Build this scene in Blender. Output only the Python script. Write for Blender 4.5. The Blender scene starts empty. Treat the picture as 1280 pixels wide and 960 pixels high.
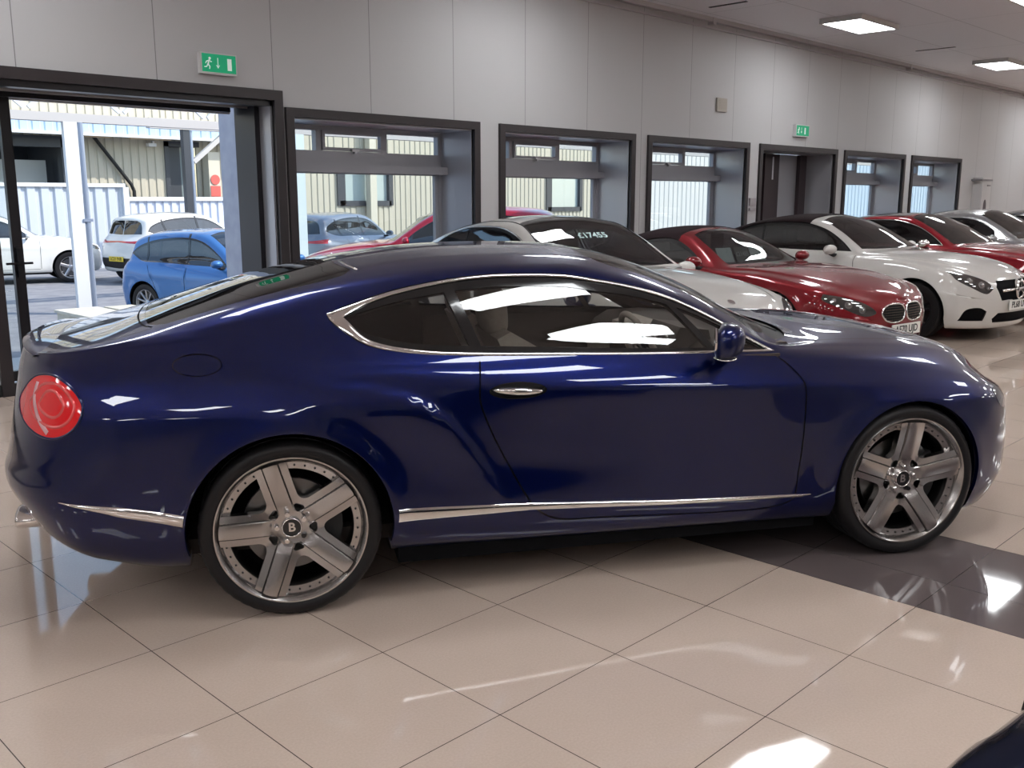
import bpy, bmesh, math, random
import numpy as np
from mathutils import Vector, Matrix
from mathutils.geometry import delaunay_2d_cdt
C = bpy.context.scene.collection
PI = math.pi
R_ = math.radians
random.seed(7)

# ------------------------------------------------------------ materials
MATS = {}
def mat(name, col=(.8,.8,.8), rough=.5, metal=0., coat=0., spec=.5, trans=0., emit=None, es=0., alpha=1., coat_rough=.012, ior=1.45):
    if name in MATS: return MATS[name]
    m = bpy.data.materials.new(name); m.use_nodes = True
    b = m.node_tree.nodes['Principled BSDF']
    b.inputs['Base Color'].default_value = (*col, 1)
    b.inputs['Roughness'].default_value = rough
    b.inputs['Metallic'].default_value = metal
    b.inputs['Coat Weight'].default_value = coat
    b.inputs['Coat Roughness'].default_value = coat_rough; b.inputs['Coat IOR'].default_value = 1.5
    b.inputs['Specular IOR Level'].default_value = spec
    b.inputs['Transmission Weight'].default_value = trans
    b.inputs['IOR'].default_value = ior
    b.inputs['Alpha'].default_value = alpha
    if emit: 
        b.inputs['Emission Color'].default_value = (*emit, 1); b.inputs['Emission Strength'].default_value = es
    MATS[name] = m
    return m
def nodes(m): return m.node_tree.nodes, m.node_tree.links, m.node_tree.nodes['Principled BSDF']
def noise_col(m, c1, c2, scale=8, detail=3, lo=.35, hi=.65, bump=0., rough=None):
    n, l, b = nodes(m)
    tc = n.new('ShaderNodeTexCoord'); nz = n.new('ShaderNodeTexNoise')
    nz.inputs['Scale'].default_value = scale; nz.inputs['Detail'].default_value = detail
    l.new(tc.outputs['Object'], nz.inputs['Vector'])
    cr = n.new('ShaderNodeValToRGB')
    cr.color_ramp.elements[0].position = lo; cr.color_ramp.elements[0].color = (*c1,1)
    cr.color_ramp.elements[1].position = hi; cr.color_ramp.elements[1].color = (*c2,1)
    l.new(nz.outputs['Fac'], cr.inputs['Fac']); l.new(cr.outputs['Color'], b.inputs['Base Color'])
    if bump:
        bp = n.new('ShaderNodeBump'); bp.inputs['Strength'].default_value = bump; bp.inputs['Distance'].default_value = .01
        l.new(nz.outputs['Fac'], bp.inputs['Height']); l.new(bp.outputs['Normal'], b.inputs['Normal'])
    return m
def paint(name, col, metal=.25, rough=.35, flake=0.):
    m = mat(name, col, rough, metal, coat=1., spec=.15)
    if flake:
        n, l, b = nodes(m)
        tc = n.new('ShaderNodeTexCoord'); v = n.new('ShaderNodeTexVoronoi'); v.inputs['Scale'].default_value = 900
        l.new(tc.outputs['Object'], v.inputs['Vector'])
        mx = n.new('ShaderNodeMix'); mx.data_type = 'RGBA'; mx.inputs[0].default_value = flake
        mx.inputs[6].default_value = (*col, 1)
        hs = n.new('ShaderNodeMix'); hs.data_type = 'RGBA'; hs.blend_type = 'MULTIPLY'; hs.inputs[0].default_value = 1
        hs.inputs[6].default_value = (*[min(1, c*2) for c in col], 1)
        l.new(v.outputs['Color'], hs.inputs[7]); l.new(hs.outputs[2], mx.inputs[7])
        l.new(mx.outputs[2], b.inputs['Base Color'])
    return m
def glass(name, tint=(.6,.65,.65), fac=.0, refl=1.0):
    """thin pane: tinted see-through film with a glossy outside"""
    m = bpy.data.materials.new(name); m.use_nodes = True
    n, l = m.node_tree.nodes, m.node_tree.links
    for x in list(n): n.remove(x)
    out = n.new('ShaderNodeOutputMaterial'); t = n.new('ShaderNodeBsdfTransparent'); t.inputs[0].default_value = (*tint,1)
    g = n.new('ShaderNodeBsdfGlossy'); g.inputs['Roughness'].default_value = .01
    g.inputs['Color'].default_value = (refl,refl,refl,1)
    fr = n.new('ShaderNodeFresnel'); geo = n.new('ShaderNodeNewGeometry'); mi = n.new('ShaderNodeMapRange')
    mi.inputs[3].default_value = 1.5; mi.inputs[4].default_value = 1/1.5; l.new(geo.outputs['Backfacing'], mi.inputs[0]); l.new(mi.outputs[0], fr.inputs['IOR'])
    mx = n.new('ShaderNodeMixShader')
    if fac:
        ad = n.new('ShaderNodeMath'); ad.operation = 'ADD'; ad.inputs[1].default_value = fac; ad.use_clamp = True
        l.new(fr.outputs[0], ad.inputs[0]); l.new(ad.outputs[0], mx.inputs[0])
    else: l.new(fr.outputs[0], mx.inputs[0])
    l.new(t.outputs[0], mx.inputs[1]); l.new(g.outputs[0], mx.inputs[2]); l.new(mx.outputs[0], out.inputs['Surface'])
    MATS[name] = m
    return m

# ------------------------------------------------------------ objects
def link(name, me, m=None, parent=None, label=None):
    o = bpy.data.objects.new(name, me); C.objects.link(o)
    if m is not None and me is not None and hasattr(me, 'materials') and len(me.materials) == 0:
        me.materials.append(m)
    if parent is not None: o.parent = parent
    if label: o['label'] = label
    return o
def obj(name, bm, m=None, parent=None, smooth=False, label=None, ang=None):
    me = bpy.data.meshes.new(name); bm.normal_update(); bm.to_mesh(me); bm.free()
    if smooth: me.shade_smooth()
    if ang is not None:
        me.shade_smooth(); me.set_sharp_from_angle(angle=R_(ang))
    return link(name, me, m, parent, label)
def thing(name, label, cat, loc=(0,0,0), rz=0, group=None):
    o = bpy.data.objects.new(name, None); C.objects.link(o); o.empty_display_size = .2
    o.location = loc; o.rotation_euler = (0,0,rz); o['label'] = label; o['category'] = cat
    if group: o['group'] = group
    return o
def tag(o, label, cat, group=None, kind=None):
    o['label'] = label; o['category'] = cat
    if group: o['group'] = group
    if kind: o['kind'] = kind
    return o
def struct(o): o['kind'] = 'structure'; return o
def box(bm, lo, hi, M=None):
    x0,y0,z0 = lo; x1,y1,z1 = hi
    v = [bm.verts.new(p) for p in [(x0,y0,z0),(x1,y0,z0),(x1,y1,z0),(x0,y1,z0),(x0,y0,z1),(x1,y0,z1),(x1,y1,z1),(x0,y1,z1)]]
    for f in [(3,2,1,0),(4,5,6,7),(0,1,5,4),(1,2,6,5),(2,3,7,6),(3,0,4,7)]: bm.faces.new([v[i] for i in f])
    if M is not None: bmesh.ops.transform(bm, matrix=M, verts=v)
    return v
def bar(bm, a, b, w, h=None, up=(0,0,1)):
    h = h or w; a = Vector(a); b = Vector(b); d = (b-a); L = d.length; d.normalize()
    up = Vector(up)
    if abs(d.dot(up)) > .99: up = Vector((1,0,0))
    s = d.cross(up).normalized(); u = s.cross(d)
    M = Matrix((( d.x, s.x, u.x, a.x),(d.y, s.y, u.y, a.y),(d.z, s.z, u.z, a.z),(0,0,0,1)))
    return box(bm, (0,-w/2,-h/2), (L, w/2, h/2), M)
def bevel(bm, w, seg=2, angle=30):
    ed = [e for e in bm.edges if len(e.link_faces) == 2 and e.calc_face_angle(0) > R_(angle)]
    bmesh.ops.bevel(bm, geom=ed, offset=w, segments=seg, affect='EDGES', profile=.5)
def tube(bm, pts, r, seg=10, cap=True, closed=False):
    pts = [Vector(p) for p in pts]; n = len(pts); rings = []
    rr = r if isinstance(r, (list, tuple)) else [r]*n
    nrm = None
    for i, p in enumerate(pts):
        if closed: d = pts[(i+1)%n] - pts[i-1]
        else: d = pts[min(i+1, n-1)] - pts[max(i-1, 0)]
        d.normalize()
        if nrm is None:
            nrm = d.orthogonal().normalized()
        nrm = (nrm - d*nrm.dot(d)).normalized(); b = d.cross(nrm)
        rings.append([bm.verts.new(p + (nrm*math.cos(a) + b*math.sin(a))*rr[i]) for a in [2*PI*k/seg for k in range(seg)]])
    m = n if closed else n-1
    for i in range(m):
        A, B = rings[i], rings[(i+1)%n]
        for k in range(seg):
            bm.faces.new((A[k], A[(k+1)%seg], B[(k+1)%seg], B[k]))
    if cap and not closed:
        bm.faces.new(list(reversed(rings[0]))); bm.faces.new(rings[-1])
    return rings
def lathe(bm, prof, seg=48, axis='y', cx=0, cy=0, cz=0, closed=False):
    """prof: list of (radius, axial)."""
    rings = []
    for r, a in prof:
        ring = []
        for k in range(seg):
            t = 2*PI*k/seg; c, s = math.cos(t)*r, math.sin(t)*r
            p = {'y': (cx+c, cy+a, cz+s), 'z': (cx+c, cy+s, cz+a), 'x': (cx+a, cy+c, cz+s)}[axis]
            ring.append(bm.verts.new(p))
        rings.append(ring)
    n = len(rings)
    for i in range(n if closed else n-1):
        A, B = rings[i], rings[(i+1)%n]
        for k in range(seg): bm.faces.new((A[k], A[(k+1)%seg], B[(k+1)%seg], B[k]))
    return rings
def disc(bm, c, r, axis, seg=24, h=0.):
    """short capped cylinder along axis vector"""
    c = Vector(c); a = Vector(axis).normalized(); n = a.orthogonal().normalized(); b = a.cross(n)
    top = [bm.verts.new(c + a*h + (n*math.cos(t)+b*math.sin(t))*r) for t in [2*PI*k/seg for k in range(seg)]]
    bot = [bm.verts.new(c + (n*math.cos(t)+b*math.sin(t))*r) for t in [2*PI*k/seg for k in range(seg)]]
    bm.faces.new(top); bm.faces.new(list(reversed(bot)))
    for k in range(seg): bm.faces.new((bot[k], bot[(k+1)%seg], top[(k+1)%seg], top[k]))
def fix(bm): bmesh.ops.recalc_face_normals(bm, faces=bm.faces[:])
def prism(bm, pts, axis, a0, a1):
    """extrude polygon pts (2D) from a0 to a1 along axis; axis 'y': pts are (x,z); 'x': (y,z); 'z': (x,y)"""
    f = {'y': lambda p, a: (p[0], a, p[1]), 'x': lambda p, a: (a, p[0], p[1]), 'z': lambda p, a: (p[0], p[1], a)}[axis]
    A = [bm.verts.new(f(p, a0)) for p in pts]; B = [bm.verts.new(f(p, a1)) for p in pts]
    bm.faces.new(A); bm.faces.new(list(reversed(B))); n = len(pts)
    for i in range(n): bm.faces.new((A[i], B[i], B[(i+1)%n], A[(i+1)%n]))
def text_mesh(s, size, depth=.002, align='CENTER', bold=0.0):
    cu = bpy.data.curves.new('txt', 'FONT'); cu.body = s; cu.size = size; cu.extrude = depth
    cu.align_x = align; cu.align_y = 'CENTER'; cu.offset = bold; cu.resolution_u = 4
    o = bpy.data.objects.new('txt', cu); C.objects.link(o)
    dg = bpy.context.evaluated_depsgraph_get(); dg.update()
    me = bpy.data.meshes.new_from_object(o.evaluated_get(dg))
    bpy.data.objects.remove(o); bpy.data.curves.remove(cu)
    return me
def copy_tree(o, parent=None):
    c = o.copy(); C.objects.link(c)
    if parent is not None: c.parent = parent
    for ch in list(o.children): copy_tree(ch, c)
    return c

# ------------------------------------------------------------ curves
def akima(xk, yk, x):
    """xk (M,), yk (M,...) or (K,M) ; modified Akima at x"""
    xk = np.asarray(xk, float); yk = np.asarray(yk, float); x = np.asarray(x, float)
    M = len(xk)
    if M == 2:
        t = (x-xk[0])/(xk[1]-xk[0]); return yk[...,0] + t*(yk[...,1]-yk[...,0])
    h = np.diff(xk); m = np.diff(yk, axis=-1)/h
    m0 = 2*m[...,0]-m[...,1]; mm1 = 2*m0-m[...,0]
    mn = 2*m[...,-1]-m[...,-2]; mn1 = 2*mn-m[...,-1]
    me = np.concatenate([mm1[...,None], m0[...,None], m, mn[...,None], mn1[...,None]], -1)
    dm = np.abs(np.diff(me, axis=-1)); am = np.abs(me[...,1:]+me[...,:-1])/2
    w1 = dm[...,2:]+am[...,2:]; w2 = dm[...,:-2]+am[...,:-2]
    d = w1+w2
    t = np.where(d > 1e-12, (w1*me[...,1:-2] + w2*me[...,2:-1])/np.maximum(d,1e-12), 0.)
    i = np.clip(np.searchsorted(xk, x, side='right')-1, 0, M-2)
    hh = h[i]; s = (x-xk[i])/hh
    if yk.ndim == 1:
        y0, y1, t0, t1 = yk[i], yk[i+1], t[i], t[i+1]
    else:
        k = np.arange(len(x)); y0, y1, t0, t1 = yk[k,i], yk[k,i+1], t[k,i], t[k,i+1]
    s2 = s*s; s3 = s2*s
    return (2*s3-3*s2+1)*y0 + (s3-2*s2+s)*hh*t0 + (-2*s3+3*s2)*y1 + (s3-s2)*hh*t1
def smooth_loop(pts, n=6, corners=(), closed=True):
    """centripetal-ish catmull rom through pts; corners = indices kept sharp"""
    P = [np.array(p, float) for p in pts]; N = len(P); out = []
    rng = range(N) if closed else range(N-1)
    for i in rng:
        p1, p2 = P[i], P[(i+1)%N]
        p0 = P[i-1] if (closed or i > 0) else 2*p1-p2
        p3 = P[(i+2)%N] if (closed or i+2 < N) else 2*p2-p1
        if i in corners: p0 = 2*p1-p2
        if (i+1)%N in corners: p3 = 2*p2-p1
        d1 = max(np.linalg.norm(p2-p1), 1e-6)**.5; d0 = max(np.linalg.norm(p1-p0), 1e-6)**.5; d2 = max(np.linalg.norm(p3-p2), 1e-6)**.5
        m1 = (p2-p1) - 0 + d1*((p1-p0)/d0 - (p2-p0)/(d0+d1)) if True else 0
        m2 = (p2-p1) + d1*((p3-p2)/d2 - (p3-p1)/(d1+d2))
        for k in range(n):
            t = k/n; t2 = t*t; t3 = t2*t
            out.append((2*t3-3*t2+1)*p1 + (t3-2*t2+t)*m1 + (-2*t3+3*t2)*p2 + (t3-t2)*m2)
    if not closed: out.append(P[-1])
    return np.array(out)
def in_poly(P, poly):
    x, y = P[:,0], P[:,1]; inside = np.zeros(len(P), bool); n = len(poly); j = n-1
    for i in range(n):
        xi, yi = poly[i]; xj, yj = poly[j]
        c = ((yi > y) != (yj > y))
        if yi != yj: inside ^= c & (x < (xj-xi)*(y-yi)/(yj-yi)+xi)
        j = i
    return inside

# ------------------------------------------------------------ car body surface
class Surf:
    """Half body (y>=0). rows: bottom -> top centre line; each dict(y=[(x,y)..], z=[(x,z)..], xr=rear tip x, xf=front tip x)"""
    def __init__(s, rows, xrc, xfc, nr=2.2, nf=2.2, bump=None, auto=2, autoexp=2.4):
        s.rows = list(rows)
        s.xrc, s.xfc, s.nr, s.nf, s.bump = xrc, xfc, nr, nf, bump
        s.auto = auto; s.autoexp = autoexp
        s.Lr = 1.15*(xrc - min(r['xr'] for r in rows)); s.Lf = 1.15*(max(r['xf'] for r in rows)-xfc)
        s.Lr += .3; s.Lf += .3
        s.L = s.Lr + (xfc-xrc) + s.Lf
        u = np.linspace(s.Lr, s.Lr+xfc-xrc, 15)
        X = s.rowpts(u)
        d = np.linalg.norm(np.diff(X[:,:,1:], axis=1), axis=2)
        d = np.maximum(d.mean(0), .03)
        s.vk = np.concatenate([[0], np.cumsum(d)]); s.V = s.vk[-1]
        s.build_index()
    def rowpts(s, u):
        u = np.asarray(u, float); K = len(u); out = []
        for r in s.rows:
            if 'mid' in r: out.append(None); continue
            x = np.empty(K); g = np.ones(K)
            a = u < s.Lr; b = u > s.L - s.Lf; c = ~(a|b)
            t = np.clip((s.Lr-u[a])/s.Lr, 0, 1); sr = np.sin(t*PI/2)
            x[a] = s.xrc - (s.xrc-r['xr'])*sr; g[a] = np.maximum(1-sr**s.nr, 0)**(1/s.nr)
            t = np.clip((u[b]-(s.L-s.Lf))/s.Lf, 0, 1); sf = np.sin(t*PI/2)
            x[b] = s.xfc + (r['xf']-s.xfc)*sf; g[b] = np.maximum(1-sf**s.nf, 0)**(1/s.nf)
            x[c] = s.xrc + (u[c]-s.Lr)
            ky, vy = zip(*r['y']); kz, vz = zip(*r['z'])
            xc = np.clip(x, min(ky), max(ky)); y = akima(ky, vy, xc) if len(ky) > 1 else np.full(K, vy[0])
            xc = np.clip(x, min(kz), max(kz)); z = akima(kz, vz, xc)
            out.append(np.stack([x, y*g, z], 1))
        for i, r in enumerate(s.rows):
            if 'mid' in r:
                dy, dz = r['mid']; m = (out[i-1]+out[i+1])/2; x = m[:,0]
                e = np.where(x < .6, np.clip((x+.5)/.5, .3, 1), np.clip((2.3-x)/.4, .3, 1))*np.clip(m[:,1]/.3, 0, 1)
                m[:,1] += dy*e; m[:,2] += dz*e; out[i] = m
        R = out
        if s.auto:
            e, cn = R[-2], R[-1]; ins = []
            for k in range(s.auto, 0, -1):
                f = k/(s.auto+1)
                ins.append(np.stack([e[:,0]*f**2+cn[:,0]*(1-f**2), e[:,1]*f, cn[:,2]-(cn[:,2]-e[:,2])*f**s.autoexp], 1))
            R = R[:-1] + ins + [R[-1]]
        return np.stack(R, 1)            # K,M,3
    def P(s, u, v):
        X = s.rowpts(u); v = np.clip(v, 0, s.V)
        p = np.stack([akima(s.vk, X[:,:,k], v) for k in range(3)], 1)
        if s.bump is not None: p = s.bump(p)
        return p
    def PN(s, u, v):
        u = np.asarray(u, float); v = np.asarray(v, float); e = 4e-3
        u0 = np.clip(u-e, 0, s.L); u1 = np.clip(u+e, 0, s.L); v0 = np.clip(v-e, 0, s.V); v1 = np.clip(v+e, 0, s.V)
        du = s.P(u1, v) - s.P(u0, v); dv = s.P(u, v1) - s.P(u, v0)
        # near the pinched ends/top centre line use slightly moved samples
        n = np.cross(du, dv); ln = np.linalg.norm(n, axis=1)
        bad = ln < 1e-9
        p = s.P(u, v)
        n[bad] = (0,0,1); ln[bad] = 1
        n = n/ln[:,None]
        # orientation: outward (+y side)
        c = p - np.array([ (s.xrc+s.xfc)/2, 0, .6])
        c[:,0] *= .3
        sg = np.sign((n*c).sum(1)); sg[sg == 0] = 1
        n = n*sg[:,None]
        top = v > s.V-1e-6
        n[top,1] = 0; ends = (u < 1e-6)|(u > s.L-1e-6)
        n[ends,1] = 0; n /= np.maximum(np.linalg.norm(n, axis=1), 1e-9)[:,None]
        return p, n
    def build_index(s):
        nu, nv = 160, 90
        U, V = np.meshgrid(np.linspace(0, s.L, nu), np.linspace(0, s.V, nv), indexing='ij')
        s.iu = U.ravel(); s.iv = V.ravel(); s.ip = s.P(s.iu, s.iv)
    def inv(s, pts, mode='side', vmin=None, vmax=None, umin=None, umax=None):
        """map 2D outline to chart (u,v): side=(x,z) top=(x,y) end=(y,z)"""
        ax = {'side': (0,2), 'top': (0,1), 'end': (1,2)}[mode]
        ok = np.ones(len(s.iu), bool)
        if mode == 'side': ok &= (s.iv > s.vk[1]*.8) & (s.iv < s.vk[-2])
        if mode == 'top': ok &= s.iv > s.vk[5]
        if vmin is not None: ok &= s.iv >= vmin
        if vmax is not None: ok &= s.iv <= vmax
        if umin is not None: ok &= s.iu >= umin
        if umax is not None: ok &= s.iu <= umax
        iu, iv, ip = s.iu[ok], s.iv[ok], s.ip[ok]
        T = np.asarray(pts, float); res = []
        for t in T:
            d = ((ip[:,ax]-t)**2).sum(1); k = d.argmin(); res.append((iu[k], iv[k]))
        uv = np.array(res); e = 1e-3
        for _ in range(8):
            p = s.P(uv[:,0], uv[:,1])[:,ax]
            pu = (s.P(np.clip(uv[:,0]+e,0,s.L), uv[:,1])[:,ax]-s.P(np.clip(uv[:,0]-e,0,s.L), uv[:,1])[:,ax])/(2*e)
            pv = (s.P(uv[:,0], np.clip(uv[:,1]+e,0,s.V))[:,ax]-s.P(uv[:,0], np.clip(uv[:,1]-e,0,s.V))[:,ax])/(2*e)
            r = T-p; det = pu[:,0]*pv[:,1]-pu[:,1]*pv[:,0]; det = np.where(abs(det) < 1e-4, np.nan, det)
            du = (r[:,0]*pv[:,1]-r[:,1]*pv[:,0])/det; dv = (pu[:,0]*r[:,1]-pu[:,1]*r[:,0])/det
            du = np.nan_to_num(np.clip(du, -.03, .03)); dv = np.nan_to_num(np.clip(dv, -.03, .03))
            uv[:,0] = np.clip(uv[:,0]+du, 0, s.L); uv[:,1] = np.clip(uv[:,1]+dv, 0, s.V)
        return uv
def strip_poly(uv, w, closed=False):
    """polygons (quads) covering a polyline with width w in chart space"""
    uv = np.asarray(uv); n = len(uv); quads = []
    m = n if closed else n-1
    T = []
    for i in range(n):
        a = uv[i-1] if (closed or i > 0) else uv[i]; b = uv[(i+1)%n] if (closed or i < n-1) else uv[i]
        t = b-a; t = t/max(np.linalg.norm(t), 1e-9); T.append(np.array([-t[1], t[0]])*w/2)
    L = [uv[i]+T[i] for i in range(n)]; Rr = [uv[i]-T[i] for i in range(n)]
    return L, Rr
class Shell:
    """triangulate the chart with regions"""
    def __init__(s, surf, step):
        s.S = surf; s.step = step; s.loops = []; s.lines = []
    def region(s, name, uv): s.loops.append((name, np.asarray(uv)))
    def gap(s, uv, w=.006, closed=False, name='gap'):
        L, Rr = strip_poly(uv, w, closed)
        if closed:
            s.loops.append(('_ring_'+name, (np.array(L), np.array(Rr))))
        else: s.loops.append((name, np.array(L + Rr[::-1])))
    def build(s):
        S = s.S; nu = int(S.L/s.step); nv = int(S.V/s.step)
        U, V = np.meshgrid(np.linspace(0, S.L, nu+1), np.linspace(0, S.V, nv+1), indexing='ij')
        g = np.stack([U.ravel(), V.ravel()], 1)
        border = (g[:,0] < 1e-9)|(g[:,0] > S.L-1e-9)|(g[:,1] < 1e-9)|(g[:,1] > S.V-1e-9)
        pts, edges, dense = [], [], []
        def add(loop):
            loop = np.stack([np.clip(loop[:,0], 0, S.L), np.clip(loop[:,1], 0, S.V)], 1)
            b = len(pts); n = len(loop)
            for p in loop: pts.append(p)
            for i in range(n): edges.append((b+i, b+(i+1)%n))
            q = np.roll(loop, -1, 0)
            for t in np.linspace(0, 1, 5)[:-1]: dense.append(loop*(1-t)+q*t)
        for nm, L in s.loops:
            if nm.startswith('_ring_'): add(L[0]); add(L[1])
            else: add(L)
        keep = border.copy()
        if dense:
            D = np.concatenate(dense); cell = {}
            r = s.step*.35
            for d in D: cell.setdefault((int(d[0]/r), int(d[1]/r)), []).append(d)
            for i, p in enumerate(g):
                if border[i]: continue
                a, b = int(p[0]/r), int(p[1]/r); bad = False
                for da in (-1,0,1):
                    for db in (-1,0,1):
                        for d in cell.get((a+da, b+db), ()):
                            if (d[0]-p[0])**2+(d[1]-p[1])**2 < r*r: bad = True; break
                        if bad: break
                    if bad: break
                keep[i] = not bad
        else: keep[:] = True
        allp = [Vector(p) for p in pts] + [Vector(p) for p in g[keep]]
        vo, eo, fo, _, _, _ = delaunay_2d_cdt(allp, edges, [], 0, 1e-6)
        V2 = np.array([(p.x, p.y) for p in vo])
        F = np.array([f for f in fo if len(f) == 3])
        cen = V2[F].mean(1)
        lab = np.array(['body']*len(F), dtype=object)
        done = np.zeros(len(F), bool)
        for nm, L in s.loops:
            if nm.startswith('_ring_'):
                m = in_poly(cen, L[0]) ^ in_poly(cen, L[1]); nm = nm[6:]
            else: m = in_poly(cen, L)
            m &= ~done; lab[m] = nm; done |= m
        P, N = S.PN(V2[:,0], V2[:,1])
        s.V2, s.F, s.lab, s.Pp, s.N = V2, F, lab, P, N
        return s
    def mesh(s, names, offset=0., side='both', thick=None):
        """side: both / 1 / -1 (y sign)"""
        m = np.isin(s.lab, list(names) if not isinstance(names, str) else [names])
        F = s.F[m]
        if len(F) == 0: return None
        # drop degenerate
        A = s.Pp[F]; n = np.cross(A[:,1]-A[:,0], A[:,2]-A[:,0]); ar = np.linalg.norm(n, axis=1)
        ok = ar > 1e-10; F = F[ok]; n = n[ok]
        fl = (n*s.N[F].mean(1)).sum(1) < 0
        F = F.copy(); F[fl] = F[fl][:, ::-1]
        used, invi = np.unique(F, return_inverse=True); F = invi.reshape(-1, 3)
        P = s.Pp[used]+s.N[used]*offset; N = s.N[used]
        vs, fs, ns = [], [], []
        if side in ('both', 1): vs.append(P); fs.append(F); ns.append(N)
        if side in ('both', -1):
            b = len(P) if side == 'both' else 0
            P2 = P*[1,-1,1]; N2 = N*[1,-1,1]
            if side == 'both':
                # weld centre line
                cl = np.abs(P[:,1]) < 1e-5
                idx = np.where(cl, np.arange(len(P)), np.cumsum(~cl)-1+b)
                vs.append(P2[~cl]); ns.append(N2[~cl]); fs.append(idx[F][:, ::-1])
            else: vs.append(P2); ns.append(N2); fs.append(F[:, ::-1])
        Vv = np.concatenate(vs); Ff = np.concatenate(fs); Nn = np.concatenate(ns)
        me = bpy.data.meshes.new('shell')
        me.from_pydata(Vv.tolist(), [], Ff.tolist()); me.shade_smooth()
        if len(me.vertices) == len(Nn) and len(me.polygons) == len(Ff):
            me.normals_split_custom_set_from_vertices(Nn.tolist())
        return me
def sweep_surf(S, uv, w, h, closed=False, side=-1, off=0., wl=None):
    """raised trim strip along chart polyline. w width(s), h height. returns bmesh"""
    uv = np.asarray(uv); n = len(uv)
    p, N = S.PN(uv[:,0], uv[:,1]); ws = np.full(n, w) if np.isscalar(w) else np.asarray(w)
    bm = bmesh.new(); rings = []
    prof = [(-.5,-.3),(-.5,.35),(-.36,.8),(-.15,1),(.15,1),(.36,.8),(.5,.35),(.5,-.3)]
    for i in range(n):
        a = p[i-1] if (closed or i > 0) else p[i]; b = p[(i+1)%n] if (closed or i < n-1) else p[i]
        t = b-a; t /= max(np.linalg.norm(t), 1e-9); s_ = np.cross(N[i], t); s_ /= max(np.linalg.norm(s_), 1e-9)
        ring = []
        for (q, e) in prof:
            c = p[i] + s_*(q*ws[i]) + N[i]*(off + e*h)
            ring.append(bm.verts.new((c[0], c[1]*side, c[2])))
        rings.append(ring)
    m = n if closed else n-1; k = len(prof)
    for i in range(m):
        A, B = rings[i], rings[(i+1)%n]
        for j in range(k): bm.faces.new((A[j], A[(j+1)%k], B[(j+1)%k], B[j]))
    if not closed: bm.faces.new(rings[0]); bm.faces.new(list(reversed(rings[-1])))
    fix(bm)
    return bm
M_TYRE = mat('tyre_rubber', (.012,.011,.012), .45, spec=.35)
M_ALLOY = mat('polished_alloy', (.47,.45,.44), .24, 1.)
M_ALLOYD = mat('alloy_groove', (.045,.042,.042), .5, .5)
M_CHROME = mat('chrome', (.80,.78,.77), .07, 1.)
M_DARK = mat('black_plastic', (.012,.012,.013), .5)
M_GLOSSB = mat('gloss_black', (.008,.008,.009), .12, coat=.5)
M_WELL = mat('wheel_well', (.006,.006,.007), .9, spec=.1)
M_DISC = mat('brake_steel', (.16,.155,.15), .35, 1.)
M_SILVER = mat('silver_paint_rim', (.45,.45,.46), .3, .9)
M_RIMBLK = mat('black_rim', (.03,.03,.035), .3, .6)

def tyre_bm(R, rr, width, tread=True, seg=120):
    bm = bmesh.new(); w = width
    prof = [(rr-.012,.02),(rr-.002,.002),(rr+.010,-.006),(rr+(R-rr)*.45,-.012),(R-.014,-.006),(R-.004,.008)]
    prof += [(R-.001,.018),(R,.03)]
    for g in (.27,.5,.73):
        prof += [(R,w*g-.006),(R-.008,w*g-.004),(R-.008,w*g+.004),(R,w*g+.006)]
    prof += [(R,w-.03),(R-.004,w-.008),(R-.03,w+.008),(rr,w),(rr-.02,w-.02)]
    rings = lathe(bm, prof, seg)
    if tread:
        n = len(prof)
        for i in (5,6,7,8,n-5,n-4):
            for k in range(seg):
                if k % 3 == 0:
                    v = rings[i][k]; r = math.hypot(v.co.x, v.co.z); f = (r-.002)/r
                    v.co.x *= f; v.co.z *= f
    fix(bm); return bm
def flat_region(loops_outer, holes, step, ridges=()):
    """CDT of an outline with holes -> verts2d, faces"""
    pts, edges = [], []
    def add(L, closed=True):
        b = len(pts); n = len(L)
        for p in L: pts.append(Vector((p[0], p[1])))
        for i in range(n if closed else n-1): edges.append((b+i, b+(i+1)%n))
    add(loops_outer)
    for h in holes: add(h)
    for r in ridges: add(r, False)
    O = np.array(loops_outer); lo, hi = O.min(0), O.max(0)
    xs = np.arange(lo[0]+step/2, hi[0], step); ys = np.arange(lo[1]+step/2, hi[1], step)
    for x in xs:
        for y in ys: pts.append(Vector((x, y)))
    vo, eo, fo, _, _, _ = delaunay_2d_cdt(pts, edges, [], 0, 1e-7)
    V = np.array([(p.x, p.y) for p in vo]); F = np.array([f for f in fo if len(f) == 3]); c = V[F].mean(1)
    m = in_poly(c, O)
    for h in holes: m &= ~in_poly(c, np.array(h))
    F = F[m]; used, iv = np.unique(F, return_inverse=True)
    return V[used], iv.reshape(-1,3)
def relief(V, F, hfun, thick, flip=False):
    """2D region in (x,z) -> solid; outer face at y=h(x,z), walls going +y by thick"""
    bm = bmesh.new(); h = hfun(V)
    vs = [bm.verts.new((p[0], hh, p[1])) for p, hh in zip(V, h)]
    for f in F:
        try: bm.faces.new([vs[i] for i in f])
        except ValueError: pass
    be = [e for e in bm.edges if len(e.link_faces) == 1]
    r = bmesh.ops.extrude_edge_only(bm, edges=be)
    for g in r['geom']:
        if isinstance(g, bmesh.types.BMVert): g.co.y += thick
    fix(bm)
    # make outer face point to -y
    bm.normal_update()
    f = max(bm.faces, key=lambda f: f.calc_area() if abs(f.normal.y) > .5 else 0)
    if f.normal.y > 0: bmesh.ops.reverse_faces(bm, faces=bm.faces[:])
    return bm
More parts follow.
